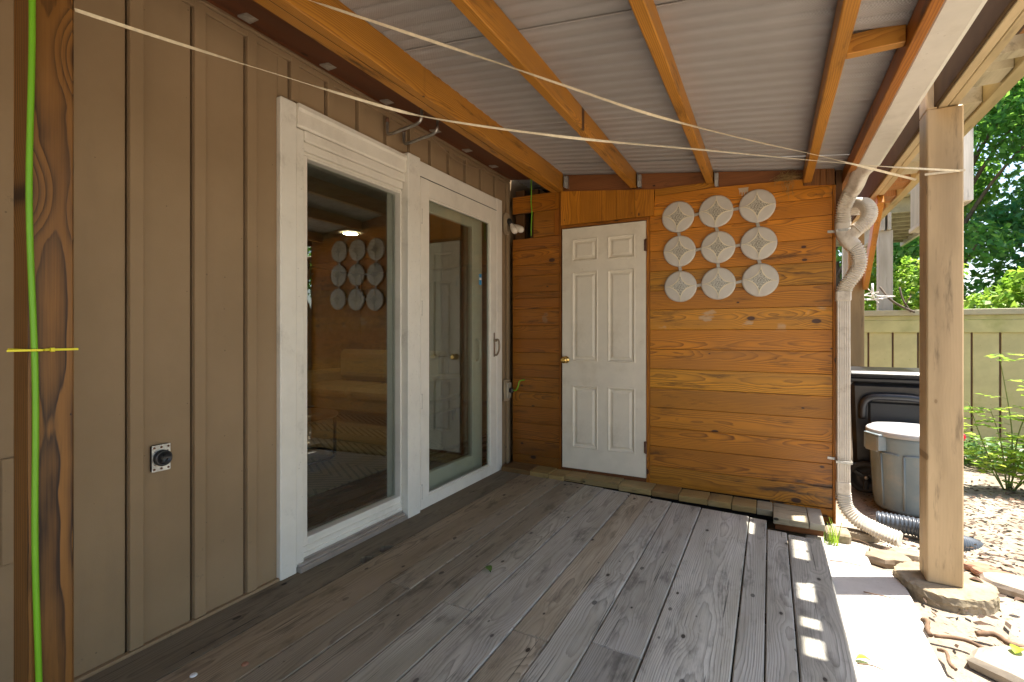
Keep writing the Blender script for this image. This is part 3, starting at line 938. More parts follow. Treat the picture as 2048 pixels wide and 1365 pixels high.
MB().lathe([(0, 0), (.030, 0), (.031, -.006), (.026, -.011), (.012, -.014), (.011, -.03), (.016, -.036), (.026, -.045), (.029, -.056), (.026, -.066), (.015, -.072), (.006, -.070), (0, -.070)], (-1.535, DY - .001, .965), (0, 1, 0), 26).build('knob', M['brass'], pdoor)
for z in (1.885, .29):
    MB().box(-.880, -.866, DY - .005, DY - .0005, z - .045, z + .045, .001).lathe([(.007, -.048), (.007, .048), (0, .05)], (-.8645, DY - .008, z), (0, 0, 1), 10).build('hinge', M['rust'], pdoor)

# ledger band above the planks
led = thing('porch_roof', 'grey corrugated porch roof on yellow pine rafters', 'roof', (-.8, 2, 2.3))
MB().prism([(-1.70, 2.412), (.385, 2.192), (.385, roofz(.385) - .012), (-1.70, roofz(-1.70) - .012)], 'y', WY + .02, WY + .058).build('end_ledger', M['ledger'], led)
MB().box(-1.70, .22, WY - .02, WY - .017, 2.31, 2.32).build('ledger_lip', M['ledger'], led) if False else None
YR0 = -2.5
for x0, x1, zb, k in ((-1.665, -1.56, 2.40, 1.0), (-.985, -.938, 2.345, 1.0), (-.42, -.372, 2.30, 1.03), (.202, .252, 2.222, 1.03)):
    zt = roofz((x0 + x1) / 2) - .013
    MB().box(x0, x1, YR0, WY - .02 if zb > 2.23 else WY + .002, zb, zt, .004).build('rafter', M['pine'], led, (k, k, k))
MB().box(-1.61, -1.606, YR0, WY - .0205, 2.399, 2.405).build('beam_joint', M['dark'], led)
MB().box(.432, .470, YR0, 4.55, 2.20, roofz(.45) - .013, .003).build('fascia_board', M['pine'], led, (.82, .66, .55))
MB().box(.2535, .4305, 2.20, 2.242, 2.232, 2.305, .003).build('blocking', M['pine_x'], led)
MB().box(.2535, .4305, .35, .392, 2.232, 2.305, .003).build('blocking', M['pine_x'], led)
for x in (-1.545, -.925, -.36):
    MB().box(x, x + .022, WY - .0165, WY + .018, roofz(x) - .13, roofz(x) - .03, .001).box(x - .001, x + .002, WY - .05, WY - .017, roofz(x) - .13, roofz(x) - .03, .001).build('joist_hanger', M['galv'], led)
for x0, x1, k in ((.205, .30, .8), (.302, .335, 1.0), (.337, .385, .7)):
    MB().box(x0, x1, WY + .004, WY + .0195, 2.19, 2.318, .002).build('end_board', M['brown_v'], led, (k, k * .9, k * .8))
MB().box(.395, .43, 3.95, 4.05, 1.9, 2.3, .002).build('end_stud', M['brown_v'], led, darker(.45))
# corrugated sheets, ribs running across the porch
PITCH = .086
ycuts = [YR0 - .05, -1.76, -.86, .04, .94, 1.84, 2.74, 3.64, 4.30]
for si, (a, b) in enumerate(zip(ycuts, ycuts[1:])):
    ny = int((b + .09 - a) / (PITCH / 8)) + 1
    vs, fs = [], []
    off = -.007 * (si % 2)
    for layer in (0, .004):
        for j in range(ny + 1):
            y = a + (b + .09 - a) * j / ny
            ph = y / PITCH * 2 * PI
            amp = .027
            zo = amp * (.5 * math.sin(ph) + .9 - 1.6 * abs(math.sin(ph / 2 + .8))) + off + layer
            for x in (-2.10, -1.4, -.7, .0, .56):
                vs.append((x, y, roofz(x) + zo))
    nr = (ny + 1) * 5
    for j in range(ny):
        for i in range(4):
            q = j * 5 + i
            fs.append((q, q + 5, q + 6, q + 1))
            q += nr
            fs.append((q, q + 1, q + 6, q + 5))
    for j in range(ny):
        for i in (0, 4):
            q = j * 5 + i
            fs.append((q, q + 5, q + 5 + nr, q + nr))
    for i in range(4):
        for j in (0, ny):
            q = j * 5 + i
            fs.append((q, q + 1, q + 1 + nr, q + nr))
    MB().add(vs, fs, True).build('roof_sheet', M['roof'], led)

# gutter along the eave
gut = thing('eave_gutter', 'dirty white gutter along the right edge of the porch roof', 'gutter', (.53, 1.5, 2.2))
MB().prism([(.4725, 2.215), (.478, 2.208), (.575, 2.205), (.592, 2.214), (.612, 2.255), (.630, 2.30), (.632, 2.325), (.618, 2.325), (.616, 2.302), (.600, 2.258), (.582, 2.219), (.574, 2.2105), (.484, 2.2125), (.4765, 2.22), (.4765, 2.31), (.4725, 2.31)], 'y', YR0, 3.68).build('gutter_trough', M['gutter'], gut)
MB().prism([(.473, 2.213), (.580, 2.209), (.628, 2.30), (.628, 2.32), (.473, 2.31)], 'y', 3.681, 3.686).build('end_cap', M['gutter'], gut)

# nest straw on the ledge
nest = MB()
for i in range(90):
    c = Vector((.115 + R.gauss(0, .045), WY - .006 + R.uniform(-.012, .015), 2.262 + abs(R.gauss(0, .022))))
    a = R.uniform(0, PI)
    d = Vector((math.cos(a), R.uniform(-.2, .2), math.sin(a) * .6)) * R.uniform(.02, .07)
    nest.sweep([c - d, c + Vector((0, R.uniform(-.005, .005), R.uniform(-.006, .006))), c + d], .0011, 4)
for i in range(14):
    x = .11 + R.gauss(0, .018)
    p = [Vector((x + R.gauss(0, .008), WY - .008 - k * .0006, 2.245 - k * .02 * R.uniform(.8, 1.2))) for k in range(R.randint(3, 7))]
    nest.sweep(p, .0009, 4)
tag(nest.build('bird_nest', M['straw']), 'straggly straw nest tucked on top of the plank wall', 'nest')
# chalky drip on the upper plank, left by the nest builders
dr = MB()
for x0, l in ((-.20, .05), (-.185, .075), (-.17, .09), (-.158, .045), (-.15, .07)):
    dr.prism([(x0, 2.243), (x0 + .011, 2.243), (x0 + .007 + .004, 2.243 - l * .5), (x0 + .005, 2.243 - l), (x0 + .003, 2.243 - l * .6)], 'y', WY - .0026, WY - .0016)
dr.prism([(-.205, 2.243), (-.135, 2.243), (-.15, 2.21), (-.19, 2.213)], 'y', WY - .0027, WY - .0017)
dr.build('droppings_stain', plain('chalky_drip', (.55, .43, .31), .8), shed)

# ------------------------------------------------------------------ wall art of nine discs
art = thing('wall_art', 'wall sculpture of nine grey discs with mosaic stars on the plank wall', 'wall art', (-.35, WY, 1.82))
cen = [[(-.622, 2.079), (-.354, 2.090), (-.081, 2.097)], [(-.611, 1.816), (-.340, 1.824), (-.072, 1.830)], [(-.604, 1.546), (-.337, 1.556), (-.062, 1.568)]]
RD = .118
YA = WY - .018
def astroid(r, n=10):
    pts = []
    for q in range(4):
        t0 = PI / 2 * q
        cx, cz = r * (math.cos(t0) + math.cos(t0 + PI / 2)), r * (math.sin(t0) + math.sin(t0 + PI / 2))
        for k in range(n):
            a = t0 + 1.5 * PI - PI / 2 * k / n if False else None
            s = k / n
            ang0 = math.atan2(r * math.sin(t0) - cz, r * math.cos(t0) - cx)
            ang = ang0 - PI / 2 * s
            pts.append((cx + r * math.cos(ang), cz + r * math.sin(ang)))
    return pts
proto = None
for row in cen:
    for (x, z) in row:
        tilt = math.radians(R.uniform(-3, 3) + 2)
        if proto is None:
            d = MB().lathe([(RD - .004, .0), (RD, -.004), (RD + .0005, -.013), (RD - .002, -.018), (RD - .006, -.0205), (RD - .012, -.021), (RD * .5, -.024), (0, -.025)], (x, YA + .012, z), (0, 1, 0), 48).build('disc', M['disc'], art, origin=(x, YA, z))
            st = MB()
            outer = astroid(RD - .003)
            inner = astroid(RD * .84)
            m_ = len(outer)
            vs = [(x + p, YA - .008, z + q) for p, q in outer] + [(x + p * .985, YA - .0165, z + q * .985) for p, q in outer] + [(x + p * .94, YA - .0165, z + q * .94) for p, q in inner]
            fs = [(i, (i + 1) % m_, m_ + (i + 1) % m_, m_ + i) for i in range(m_)] + [(m_ + i, m_ + (i + 1) % m_, 2 * m_ + (i + 1) % m_, 2 * m_ + i) for i in range(m_)]
            st.add(vs, fs)
            so = st.build('star', M['cream'], d, origin=(x, YA, z))
            mo = MB()
            p2 = astroid(RD * .84 * .945)
            mo.add([(x, YA - .0162, z)] + [(x + p, YA - .0155, z + q) for p, q in p2], [(0, 1 + (i + 1) % m_, 1 + i) for i in range(m_)])
            mo = mo.build('mosaic', M['mosaic'], d, origin=(x, YA, z))
            proto = (d, so, mo)
            d.rotation_euler = (0, tilt, 0)
        else:
            d = proto[0].copy()
            COL.objects.link(d)
            d.parent = art
            d.location = Vector((x, YA, z)) - art.location
            d.rotation_euler = (0, tilt, 0)
            for ch in proto[1:]:
                c = ch.copy()
                COL.objects.link(c)
                c.parent = d
for r_ in range(3):
    for c_ in range(3):
        x, z = cen[r_][c_]
        if c_ < 2:
            x2, z2 = cen[r_][c_ + 1]
            MB().beam((x + RD * .93, WY - .0085, z), (x2 - RD * .93, WY - .0085, z2), .012, .020, .002).build('link', M['linkm'], art)
        if r_ < 2:
            x2, z2 = cen[r_ + 1][c_]
            MB().beam((x, WY - .0085, z - RD * .93), (x2, WY - .0085, z2 + RD * .93), .022, .012, .002, (0, 1, 0)).build('link', M['linkm'], art)

# ------------------------------------------------------------------ left post, cord, tie
tag(MB().box(-1.728, -1.632, .515, .606, -.05, 2.399, .005).build('porch_post', M['post']), 'brown treated timber post close to the camera at left', 'post')
cp = []
for k in range(34):
    z = 2.399 - k * (2.44 / 33)
    cp.append((-1.632 + .010, .522 + .007 * math.sin(z * 2.1 + 1) + .003 * math.sin(z * 7.3), z))
tag(MB().sweep(spline(cp, 3), .0066, 10).build('green_cord', M['green']), 'bright green cord running down the near timber post', 'cord')
tie = MB()
zt = 1.148
loop = [(-1.735, .508), (-1.625, .508), (-1.612, .515), (-1.612, .535), (-1.628, .545), (-1.628, .612), (-1.735, .612), (-1.735, .508)]
for a, b in zip(loop, loop[1:]):
    tie.beam((*a, zt), (*b, zt), .0015, .0055, .0003)
tie.box(-1.627, -1.619, .553, .562, zt - .005, zt + .005, .001).beam((-1.612, .515, zt), (-1.63, .475, zt - .001), .0015, .005, .0003)
tag(tie.build('cable_tie', M['yellow']), 'yellow cable tie holding the green cord to the post', 'cable tie')
# cord in the corner
tag(MB().sweep(spline([(-1.85, 3.86, 2.60), (-1.852, 3.875, 2.45), (-1.862, 3.89, 2.35), (-1.855, 3.89, 2.25), (-1.858, 3.885, 2.15), (-1.862, 3.89, 2.05)], 6), .005, 8).build('hanging_cord', M['green']), 'thin green cord hanging in the top corner behind the beam', 'cord')

# webbing lines across the porch
def strap(pxs, A, B, w, name, label):
    A, B = Vector(A), Vector(B)
    n = Vector((B.y - A.y, A.x - B.x))
    pts = []
    c, s = math.cos(YAW), math.sin(YAW)
    for u, v in pxs:
        r, d = (u - 1024) / 978, (v - 667) / 978
        rx, ry = r * c - s, r * s + c
        t = (n.x * A.x + n.y * A.y) / (n.x * rx + n.y * ry)
        pts.append(Vector((rx * t, ry * t, CAMH - d * t)))
    pts = spline(pts, 10)
    mb = MB()
    m = len(pts)
    vs = []
    for i, p in enumerate(pts):
        t = (pts[min(i + 1, m - 1)] - pts[max(i - 1, 0)]).normalized()
        a = 1.3 + 1.3 * math.sin(i * .10 + len(label)) + .3 * math.sin(i * .37)
        u1 = t.cross(Vector((0, 0, 1))).normalized()
        u2 = u1.cross(t)
        e = (u1 * math.cos(a) + u2 * math.sin(a)) * w / 2
        nn = t.cross(e).normalized() * .0006
        vs += [p - e - nn, p + e - nn, p + e + nn, p - e + nn]
    fs = []
    for i in range(m - 1):
        for k in range(4):
            fs.append((i * 4 + k, i * 4 + (k + 1) % 4, i * 4 + 4 + (k + 1) % 4, i * 4 + 4 + k))
    mb.add(vs, fs)
    return tag(mb.build(name, M['strap']), label, 'strap', 'webbing lines strung across the porch')
strap([(150, 20), (330, 79), (540, 145), (690, 191), (790, 220), (870, 238), (1030, 262), (1200, 282), (1415, 301), (1735, 331), (1920, 342)], (-1.63, .604, 0), (.845, 3.155, 0), .009, 'webbing_line', 'lower cream webbing line tied from near post to tan post')
strap([(598, -6), (640, 8), (760, 48), (1000, 128), (1130, 172), (1300, 229), (1480, 276), (1630, 310), (1735, 336), (1832, 360)], (-1.56, 1.28, 0), (.69, 3.22, 0), .011, 'webbing_line', 'upper cream webbing line strung from the rafter beam to tan post')
tag(MB().box(.690, .846, 3.151, 3.1535, 1.984, 1.995, .0005).build('webbing_loop', M['strap']), 'cream webbing loop round the tan post', 'strap')

# two hooks under the roof
for y, dz in ((2.30, 0), (2.455, -.005)):
    hk = thing('storage_hook', 'nearer grey steel hook under the roof above the patio door' if dz == 0 else 'farther grey steel hook under the roof above the patio door', 'hook', (-1.82, y, 2.5), 'storage hooks under the porch roof')
    MB().sweep(spline([(-1.815, y, 2.60), (-1.815, y, 2.50 + dz), (-1.82, y, 2.455 + dz), (-1.85, y, 2.432 + dz), (-1.95, y, 2.42 + dz), (-2.05, y, 2.410 + dz), (-2.076, y, 2.418 + dz), (-2.08, y, 2.44 + dz), (-2.08, y, 2.49 + dz)], 7), .0095, 10).build('hook_rod', M['steel'], hk)
    MB().sweep([(-2.08, y, 2.485 + dz), (-2.08, y, 2.515 + dz)], .0105, 10).build('hook_tip', M['rust'], hk)

# ------------------------------------------------------------------ downspout
ds = thing('downspout', 'dirty white flexible downspout at the right end of the plank wall', 'downspout', (.43, 3.88, 0))
sq = squarish(1, .8, 5)
def flex(pxs, name, rad=.040, per=.0145, amp=.0055, mat='flex'):
    pts = resample(spline(pxs, 10), per / 4)
    rr = [rad + amp * math.sin(i * PI / 2) for i in range(len(pts))]
    return MB().sweep(pts, rr, 20, sq, True, True, (0, 1, 0)).build(name, M[mat], ds)
def dsp(u, v, y):
    return at(u, v, 'y', y)
p1 = [(.535, 3.64, 2.215), tuple(dsp(1722, 345, 3.70)), tuple(dsp(1712, 368, 3.76)), tuple(dsp(1702, 385, 3.82))]
MB().sweep(spline(p1, 4), .043, 20, sq, True, True, (0, 1, 0)).build('outlet_elbow', M['flex'], ds)
flex([dsp(1702, 384, 3.82), dsp(1694, 400, 3.85), dsp(1688, 416, 3.87), dsp(1686, 434, 3.88), dsp(1686, 447, 3.88)], 'flexible_pipe')
flex([dsp(1710, 462, 3.86), dsp(1726, 450, 3.88), dsp(1737, 436, 3.90), dsp(1738, 420, 3.93), dsp(1730, 409, 3.97), dsp(1720, 406, 4.02), dsp(1710, 412, 4.07), dsp(1704, 428, 4.1)], 'flexible_pipe', .038)
MB().sweep(spline([dsp(1686, 446, 3.88), dsp(1686, 464, 3.88), dsp(1695, 480, 3.87), dsp(1708, 494, 3.87)], 5), .044, 20, sq, True, True, (0, 1, 0)).sweep(spline([dsp(1716, 458, 3.87), dsp(1706, 468, 3.87), dsp(1694, 480, 3.87)], 4), .041, 20, sq, True, True, (0, 1, 0)).build('y_joint', M['flex'], ds)
flex([dsp(1706, 491, 3.87), dsp(1714, 503, 3.87), dsp(1718, 522, 3.87), dsp(1714, 540, 3.87), dsp(1704, 556, 3.87), dsp(1692, 572, 3.88), dsp(1686, 586, 3.89)], 'flexible_pipe', .041)
px, py = .428, 3.885
ribs = MB()
prof = []
for (a0, a1, axis) in (('f', 0, 0),):
    W2, D2 = .037, .030
    pl_ = []
    m_ = 6
    for k in range(m_):           # fluted front and back faces
        x = -W2 + 2 * W2 * k / m_
        pl_ += [(x + .002, -D2), (x + W2 / m_ - .001, -D2 - .002), (x + 2 * W2 / m_ - .002, -D2)]
    pl_ += [(W2, -D2 + .004), (W2, D2 - .004)]
    for k in range(m_):
        x = W2 - 2 * W2 * k / m_
        pl_ += [(x - .002, D2), (x - 2 * W2 / m_ + .002, D2)]
    pl_ += [(-W2, D2 - .004), (-W2, -D2 + .004)]
MB().prism([(px + a, py + b) for a, b in pl_], 'z', .205, 1.455).build('straight_pipe', M['flex'], ds)
MB().box(px - .043, px + .043, py - .036, py + .036, 1.40, 1.47, .008).build('collar', M['flex'], ds)
MB().box(px - .040, px + .040, py - .034, py + .034, .13, .215, .008).build('collar', M['flex'], ds)
low = [Vector((px, py, .14)), Vector((px + .004, py - .003, .085)), Vector((px + .025, py - .02, .03)), Vector((px + .075, py - .055, -.015)), Vector((px + .15, py - .10, -.04)), Vector((px + .225, py - .145, -.055)), Vector((px + .27, py - .17, -.058))]
flex(low, 'flexible_pipe', .040, .016, .006)
for z, y0 in ((1.868, 3.845), (.345, 3.838)):
    MB().beam((px - .085, WY - .0045, z + .006), (px - .043, WY - .005, z + .004), .002, .017, .0004).beam((px - .043, WY - .005, z + .004), (px - .042, y0, z), .002, .017, .0004).beam((px - .044, y0, z), (px + .046, y0, z), .002, .017, .0004).beam((px + .046, y0, z), (px + .046, y0 + .07, z), .002, .017, .0004).build('strap_bracket', M['galv'], ds)
# black drain pipe carrying on across the ground
dp = [at(1752, 1040, 'z', -.055), at(1786, 1046, 'z', -.055), at(1836, 1056, 'z', -.06), at(1885, 1078, 'z', -.085), at(1925, 1090, 'z', -.13), at(1950, 1098, 'z', -.18)]
pts = resample(spline(dp, 14), .0055)
rr = [.055 + (.005 if (i // 2) % 2 else -.002) for i in range(len(pts))]
dpo = MB().sweep(pts, rr, 22, None, False, True)
dpo.sweep(pts[:6], [.046] * 6, 22, None, True, True)
tag(dpo.build('drain_pipe', M['drain']), 'black corrugated drain pipe lying on the ground past the downspout', 'pipe')

# ------------------------------------------------------------------ tan post and balcony edge beam
tag(MB().box(.700, .843, 3.16, 3.303, -.065, 2.3185, .006).box(.700, .742, 3.16, 3.303, 2.3187, 2.53, .004).build('tan_post', M['tanpost']), 'square tan painted post on a round footing at right', 'post')
ft = MB()
prof = [(0, 0), (.10, .001), (.17, .0), (.194, -.002), (.199, -.006), (.200, -.018), (.203, -.032), (.199, -.045), (.204, -.12)]
ft.lathe(prof, (.785, 3.235, -.066), (0, 0, 1), 72, False)
fo = ft.build('post_footing', M['concrete'])
for v in fo.data.vertices:
    a = math.atan2(v.co.y, v.co.x)
    k = 1 + .03 * math.sin(3 * a + 1) + .015 * math.sin(7 * a) + R.uniform(-.02, .02)
    v.co.x *= k
    v.co.y *= k
    if -.03 < v.co.z < .058: v.co.z += R.uniform(-.004, .004)
tag(fo, 'round mossy concrete footing under the tan post', 'footing')
bal = thing('balcony_edge', 'tan painted double beam and outer rim above the right post', 'balcony', (.85, 3, 2.4))
MB().box(.745, .7835, -2.5, 6.32, 2.32, 2.72, .003).build('beam', M['tanbeam'], bal)  # both beams' unseen tops raised to block sun from gutter and deck
MB().box(.728, .7435, -2.5, 6.32, 2.324, 2.71, .003).build('painted_shade_board', plain('painted_shade_brown', (.075, .045, .022), .9, spec=.1), bal)  # added board; its dark brown paints in the shade on the beam's left side
MB().box(.7865, .825, -2.5, 6.32, 2.322, 2.715, .003).build('beam', M['tanbeam'], bal, (.96, .96, .94))
MB().box(.925, .985, -2.5, 6.5, 2.315, 2.43, .003).build('rim_board', M['tanbeam'], bal, (.82, .84, .74))
for y, t in ((2.0, .2), (2.385, .165), (2.69, .07), (2.85, .15), (3.205, .265), (3.75, .17), (4.12, .3), (4.6, .25), (5.05, .25), (5.5, .25), (5.9, .25), (1.62, .2), (1.25, .2), (.9, .2), (.5, .2), (.0, .2), (-.5, .2)):
    MB().box(.826, .924, y, y + t, 2.328, 2.42, .003).build('joist', M['brown_v'] if t in (.165, .25) else M['greybeam'], bal, (1.1, 1.05, .9))
# second post with an orange brace further back
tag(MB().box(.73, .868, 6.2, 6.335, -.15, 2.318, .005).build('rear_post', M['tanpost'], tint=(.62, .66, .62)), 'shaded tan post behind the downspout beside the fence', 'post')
tag(MB().beam((.80, 4.95, 2.315), (.872, 6.19, 1.70), .045, .14, .004).build('diagonal_brace', M['pine']), 'orange timber brace slanting below the balcony beam', 'brace')

# ------------------------------------------------------------------ fence
fen = thing('board_fence', 'tan board fence with moss stains and a grey cap rail', 'fence', (1.6, 7.6, 0))
FY = 7.6
x = .36
while x < 7.2:
    x2 = x + .248
    k = R.uniform(.92, 1.06)
    MB().box(x + .010, x2 - .010, FY, FY + .018, -.12, 1.25, .003).build('fence_board', M['fence'], fen, (k, k, k * .95))
    x = x2
MB().box(.3, 7.3, FY + .020, FY + .04, -.1, 1.3, .002).build('backing_board', plain('fence_gap_brown', (.16, .09, .055), .8), fen)
MB().box(.3, 7.3, FY - .022, FY - .002, 1.20, 1.348, .003).build('top_rail', M['fence'], fen, (.92, .95, .85))
MB().box(.3, 7.3, FY - .02, FY - .001, 1.350, 1.405, .003).build('top_rail', M['fence'], fen, (.85, .88, .78))
MB().box(.3, 7.3, FY - .05, FY + .09, 1.407, 1.475, .004).build('cap_rail', M['fencetrim'], fen)

# ------------------------------------------------------------------ bins
bb = thing('wheelie_bin', 'tall black wheeled bin against the fence behind the post', 'bin', (.88, 5.15, GZ))
BX0, BX1, BY0, BY1 = .585, 1.165, 4.86, 5.45
def taper(p):
    k = .88 + .12 * max(0, (p.z - GZ)) / .86
    return Vector((.875 + (p.x - .875) * k, BY1 + (p.y - BY1) * (1 if p.y > 5.2 else .93 + .07 * (p.z - GZ) / .86), p.z))
bd = MB()
bd.box(BX0, BX1, BY0, BY1, GZ + .05, .79, .03, taper)
bd.build('body', M['black'], bb)
rim = MB().box(BX0 - .015, BX1 + .015, BY0 - .02, BY1 + .02, .792, .83, .01).build('rim', M['black'], bb)
lid = MB().box(BX0 - .02, BX1 + .02, BY0 - .045, BY1 + .03, .832, .885, .024).build('lid', M['black'], bb)
MB().sweep(spline([(BX0 + .08, BY0 - .012, .50), (BX0 + .085, BY0 - .03, .62), (BX0 + .14, BY0 - .035, .675), (.875, BY0 - .037, .685), (BX1 - .14, BY0 - .035, .675), (BX1 - .085, BY0 - .03, .62), (BX1 - .08, BY0 - .012, .50)], 6), .028, 12).build('grab_bar', M['black'], bb)
MB().box(BX0 + .12, BX1 - .12, BY0 - .01, BY0 + .03, .40, .64, .015).build('recess_panel', M['blackdull'], bb)
for xx in (BX0 + .19, BX1 - .22):
    MB().box(xx, xx + .04, BY0 + .0, BY0 + .05, GZ + .08, .42, .012).build('rib', M['black'], bb)
for xw in (BX0 + .10, BX1 - .10):
    wc = Vector((xw, BY0 + .0, GZ + .125))
    wh = MB().lathe([(.125, .0), (.125, -.035), (.115, -.048), (.095, -.050), (.090, -.036), (.03, -.030), (.028, -.045), (0, -.046)], wc, (0, 1, 0), 28).build('wheel', M['blackdull'], bb)
    sp = MB()
    for k in range(3):
        a = 2 * PI * k / 3 + .5
        sp.beam(wc + Vector((math.cos(a) * .02, -.040, math.sin(a) * .02)), wc + Vector((math.cos(a) * .095, -.042, math.sin(a) * .095)), .03, .02, .004, (0, 1, 0))
    sp.build('spoke', M['black'], wh)
    MB().lathe([(.014, 0), (.014, -.004), (0, -.006)], wc + Vector((0, -.047, 0)), (0, 1, 0), 12).build('hub_cap', M['galv'], wh)
lab = MB().box(.80, .96, BY0 - .20 + .155, BY0 - .045 - .0006, .85, .868, .0002)

gb = thing('round_bin', 'grey round rubbish bin with a pale lid beside the post', 'bin', (.935, 4.60, GZ))
GC = (.915, 4.60, GZ - .01)
MB().lathe([(0, .0), (.200, .0), (.208, .02), (.236, .50), (.243, .515), (.243, .545), (.23, .56)], GC, (0, 0, 1), 48).build('body', M['greybin'], gb)
MB().lathe([(.255, .545), (.262, .55), (.262, .578), (.254, .588), (.235, .590), (.23, .602), (.10, .612), (0, .614)], GC, (0, 0, 1), 48).build('lid', M['greylid'], gb)
for a in (math.radians(208), math.radians(-22)):
    c, s = math.cos(a), math.sin(a)
    o = Vector(GC)
    def hx(p, c=c, s=s, o=o): return o + Vector((p.x * c - p.y * s, p.x * s + p.y * c, p.z))
    MB().box(.225, .285, -.075, -.06, .44, .545, .004, hx).box(.225, .285, .06, .075, .44, .545, .004, hx).box(.272, .285, -.0595, .0595, .43, .545, .004, hx).box(.225, .285, -.075, .075, .5455, .56, .004, hx).build('side_handle', M['greybin'], gb)
for a in (-145, -108, -62, -20, 20, 70, 110, 160):
    a = math.radians(a)
    pr = MB()
    p0 = Vector((GC[0] + math.cos(a) * .212, GC[1] + math.sin(a) * .212, GC[2] + .03))
    p1 = Vector((GC[0] + math.cos(a) * .234, GC[1] + math.sin(a) * .234, GC[2] + .42))
    pr.sweep([p0, p0.lerp(p1, .5), p1], .007, 8)
    a2 = a + math.radians(30)
    p3 = Vector((GC[0] + math.cos(a2) * .234, GC[1] + math.sin(a2) * .234, GC[2] + .42))
    mid = Vector((GC[0] + math.cos((a + a2) / 2) * .237, GC[1] + math.sin((a + a2) / 2) * .237, GC[2] + .425))
    pr.sweep(spline([p1, mid, p3], 4), .007, 8)
    pr.build('body_rib', M['greybin'], gb)

# ------------------------------------------------------------------ foliage
def leaf_cloud(mb_centres, count, size, rng, up=.5, aspect=.55, curl=.25):
    """numpy arrays of small folded leaves spread through ellipsoids [(c, radii, weight)]"""
    ws = np.array([w for _, _, w in mb_centres], float)
    ws /= ws.sum()
    pick = rng.choice(len(mb_centres), count, p=ws)
    C = np.array([c for c, _, _ in mb_centres])[pick]
    Rr = np.array([r for _, r, _ in mb_centres])[pick]
    d = rng.normal(size=(count, 3))
    d /= np.linalg.norm(d, axis=1)[:, None]
    rad = rng.uniform(.35, 1.0, count) ** .55
    p = C + d * Rr * rad[:, None]
    nrm = d * .7 + rng.normal(size=(count, 3)) * .7 + np.array([0, 0, up])
    nrm /= np.linalg.norm(nrm, axis=1)[:, None]
    t = np.cross(nrm, rng.normal(size=(count, 3)))
    t /= np.linalg.norm(t, axis=1)[:, None]
    b = np.cross(nrm, t)
    s = (size * rng.uniform(.6, 1.3, count))[:, None]
    v0 = p - t * s * .5
    v1 = p + b * s * aspect * .5 - nrm * s * curl * .2
    v2 = p + t * s * .5 - nrm * s * curl * .5
    v3 = p - b * s * aspect * .5 - nrm * s * curl * .2
    V = np.stack([v0, v1, v2, v3], 1).reshape(-1, 3)
    return V


def quads_object(name, V, mat, parent=None, origin=None):
    n = len(V) // 4
    o = np.array(origin if origin is not None else V.mean(0))
    me = bpy.data.meshes.new(name)
    me.vertices.add(len(V))
    me.vertices.foreach_set('co', (V - o).ravel())
    me.loops.add(n * 4)
    me.loops.foreach_set('vertex_index', np.arange(n * 4))
    me.polygons.add(n)
    me.polygons.foreach_set('loop_start', np.arange(n) * 4)
    me.materials.append(mat)
    me.update(calc_edges=True)
    ob = bpy.data.objects.new(name, me)
    COL.objects.link(ob)
    put(ob, Vector(o.tolist()), parent)
    return ob


rng = np.random.default_rng(5)
def tree(x, y, h, w, mat, label, count=14000, size=.16, low=.15):
    t = thing('leafy_tree', label, 'tree', (x, y, GZ), 'trees beyond the fence')
    tr_ = MB()
    top = Vector((x + R.uniform(-.3, .3), y, h * .75))
    tr_.sweep(spline([(x, y, GZ - .1), (x + .1, y, h * .3), tuple(top)], 5), list(np.linspace(.17, .05, 11)), 10)
    cl = []
    for k in range(20):
        a = R.uniform(0, 2 * PI)
        f = R.uniform(0, 1)
        zz = h * (low + (1 - low) * f)
        rad = w * (.9 - .55 * abs(f - .45)) * R.uniform(.35, .95)
        c = (x + math.cos(a) * rad, y + math.sin(a) * rad * .8, zz)
        r_ = w * R.uniform(.22, .42)
        cl.append((c, (r_, r_, r_ * .7), r_ ** 2))
        z0 = max(h * .15, zz * .62)
        tr_.sweep(spline([(x + .05, y, z0), ((x + c[0]) / 2, (y + c[1]) / 2, (z0 + zz) / 2 + .15), c], 3), list(np.linspace(.05, .015, 7)), 6)
    tr_.build('trunk', M['bark'], t)
    quads_object('crown', leaf_cloud(cl, count, size, rng), M[mat], t)
    return t
tree(1.5, 16, 8.5, 2.6, 'leaf_blue', 'dark tree glimpsed between the downspout and the rear post')
tree(3.6, 14.5, 9.5, 2.9, 'leaf_dark', 'tall leafy tree right of the balcony end, left one')
tree(5.6, 15.5, 10, 3.0, 'leaf_blue', 'tall leafy tree at the right edge beyond the fence')
tree(4.6, 18.5, 12, 3.4, 'leaf_dark', 'tallest tree standing behind the others beyond the fence', 12000, .2)
tree(7.8, 14, 8.5, 2.8, 'leaf_dark', 'leafy tree outside the right edge beyond the fence')
tree(2.6, 20, 11, 3.2, 'leaf_dark', 'far tree seen between the two neighbouring posts', 12000, .2)
tree(7.5, 19, 12, 3.6, 'leaf_blue', 'big far tree behind the right hand trees', 10000, .22)
tree(.0, 19, 9, 3.0, 'leaf_dark', 'far tree hidden mostly by the plank wall', 8000, .2)
tree(10.5, 10, 7.5, 2.6, 'leaf_dark', 'tree on the right side of the yard', 9000, .17)
tree(11.5, 5, 7.5, 2.7, 'leaf_blue', 'tree standing far right of the tan post', 9000, .17)
tree(12, 0, 8, 2.8, 'leaf_dark', 'tree at the right behind the camera', 9000, .18)
tree(4, -13, 8, 3, 'leaf_dark', 'tree in the yard behind the camera', 7000, .2)

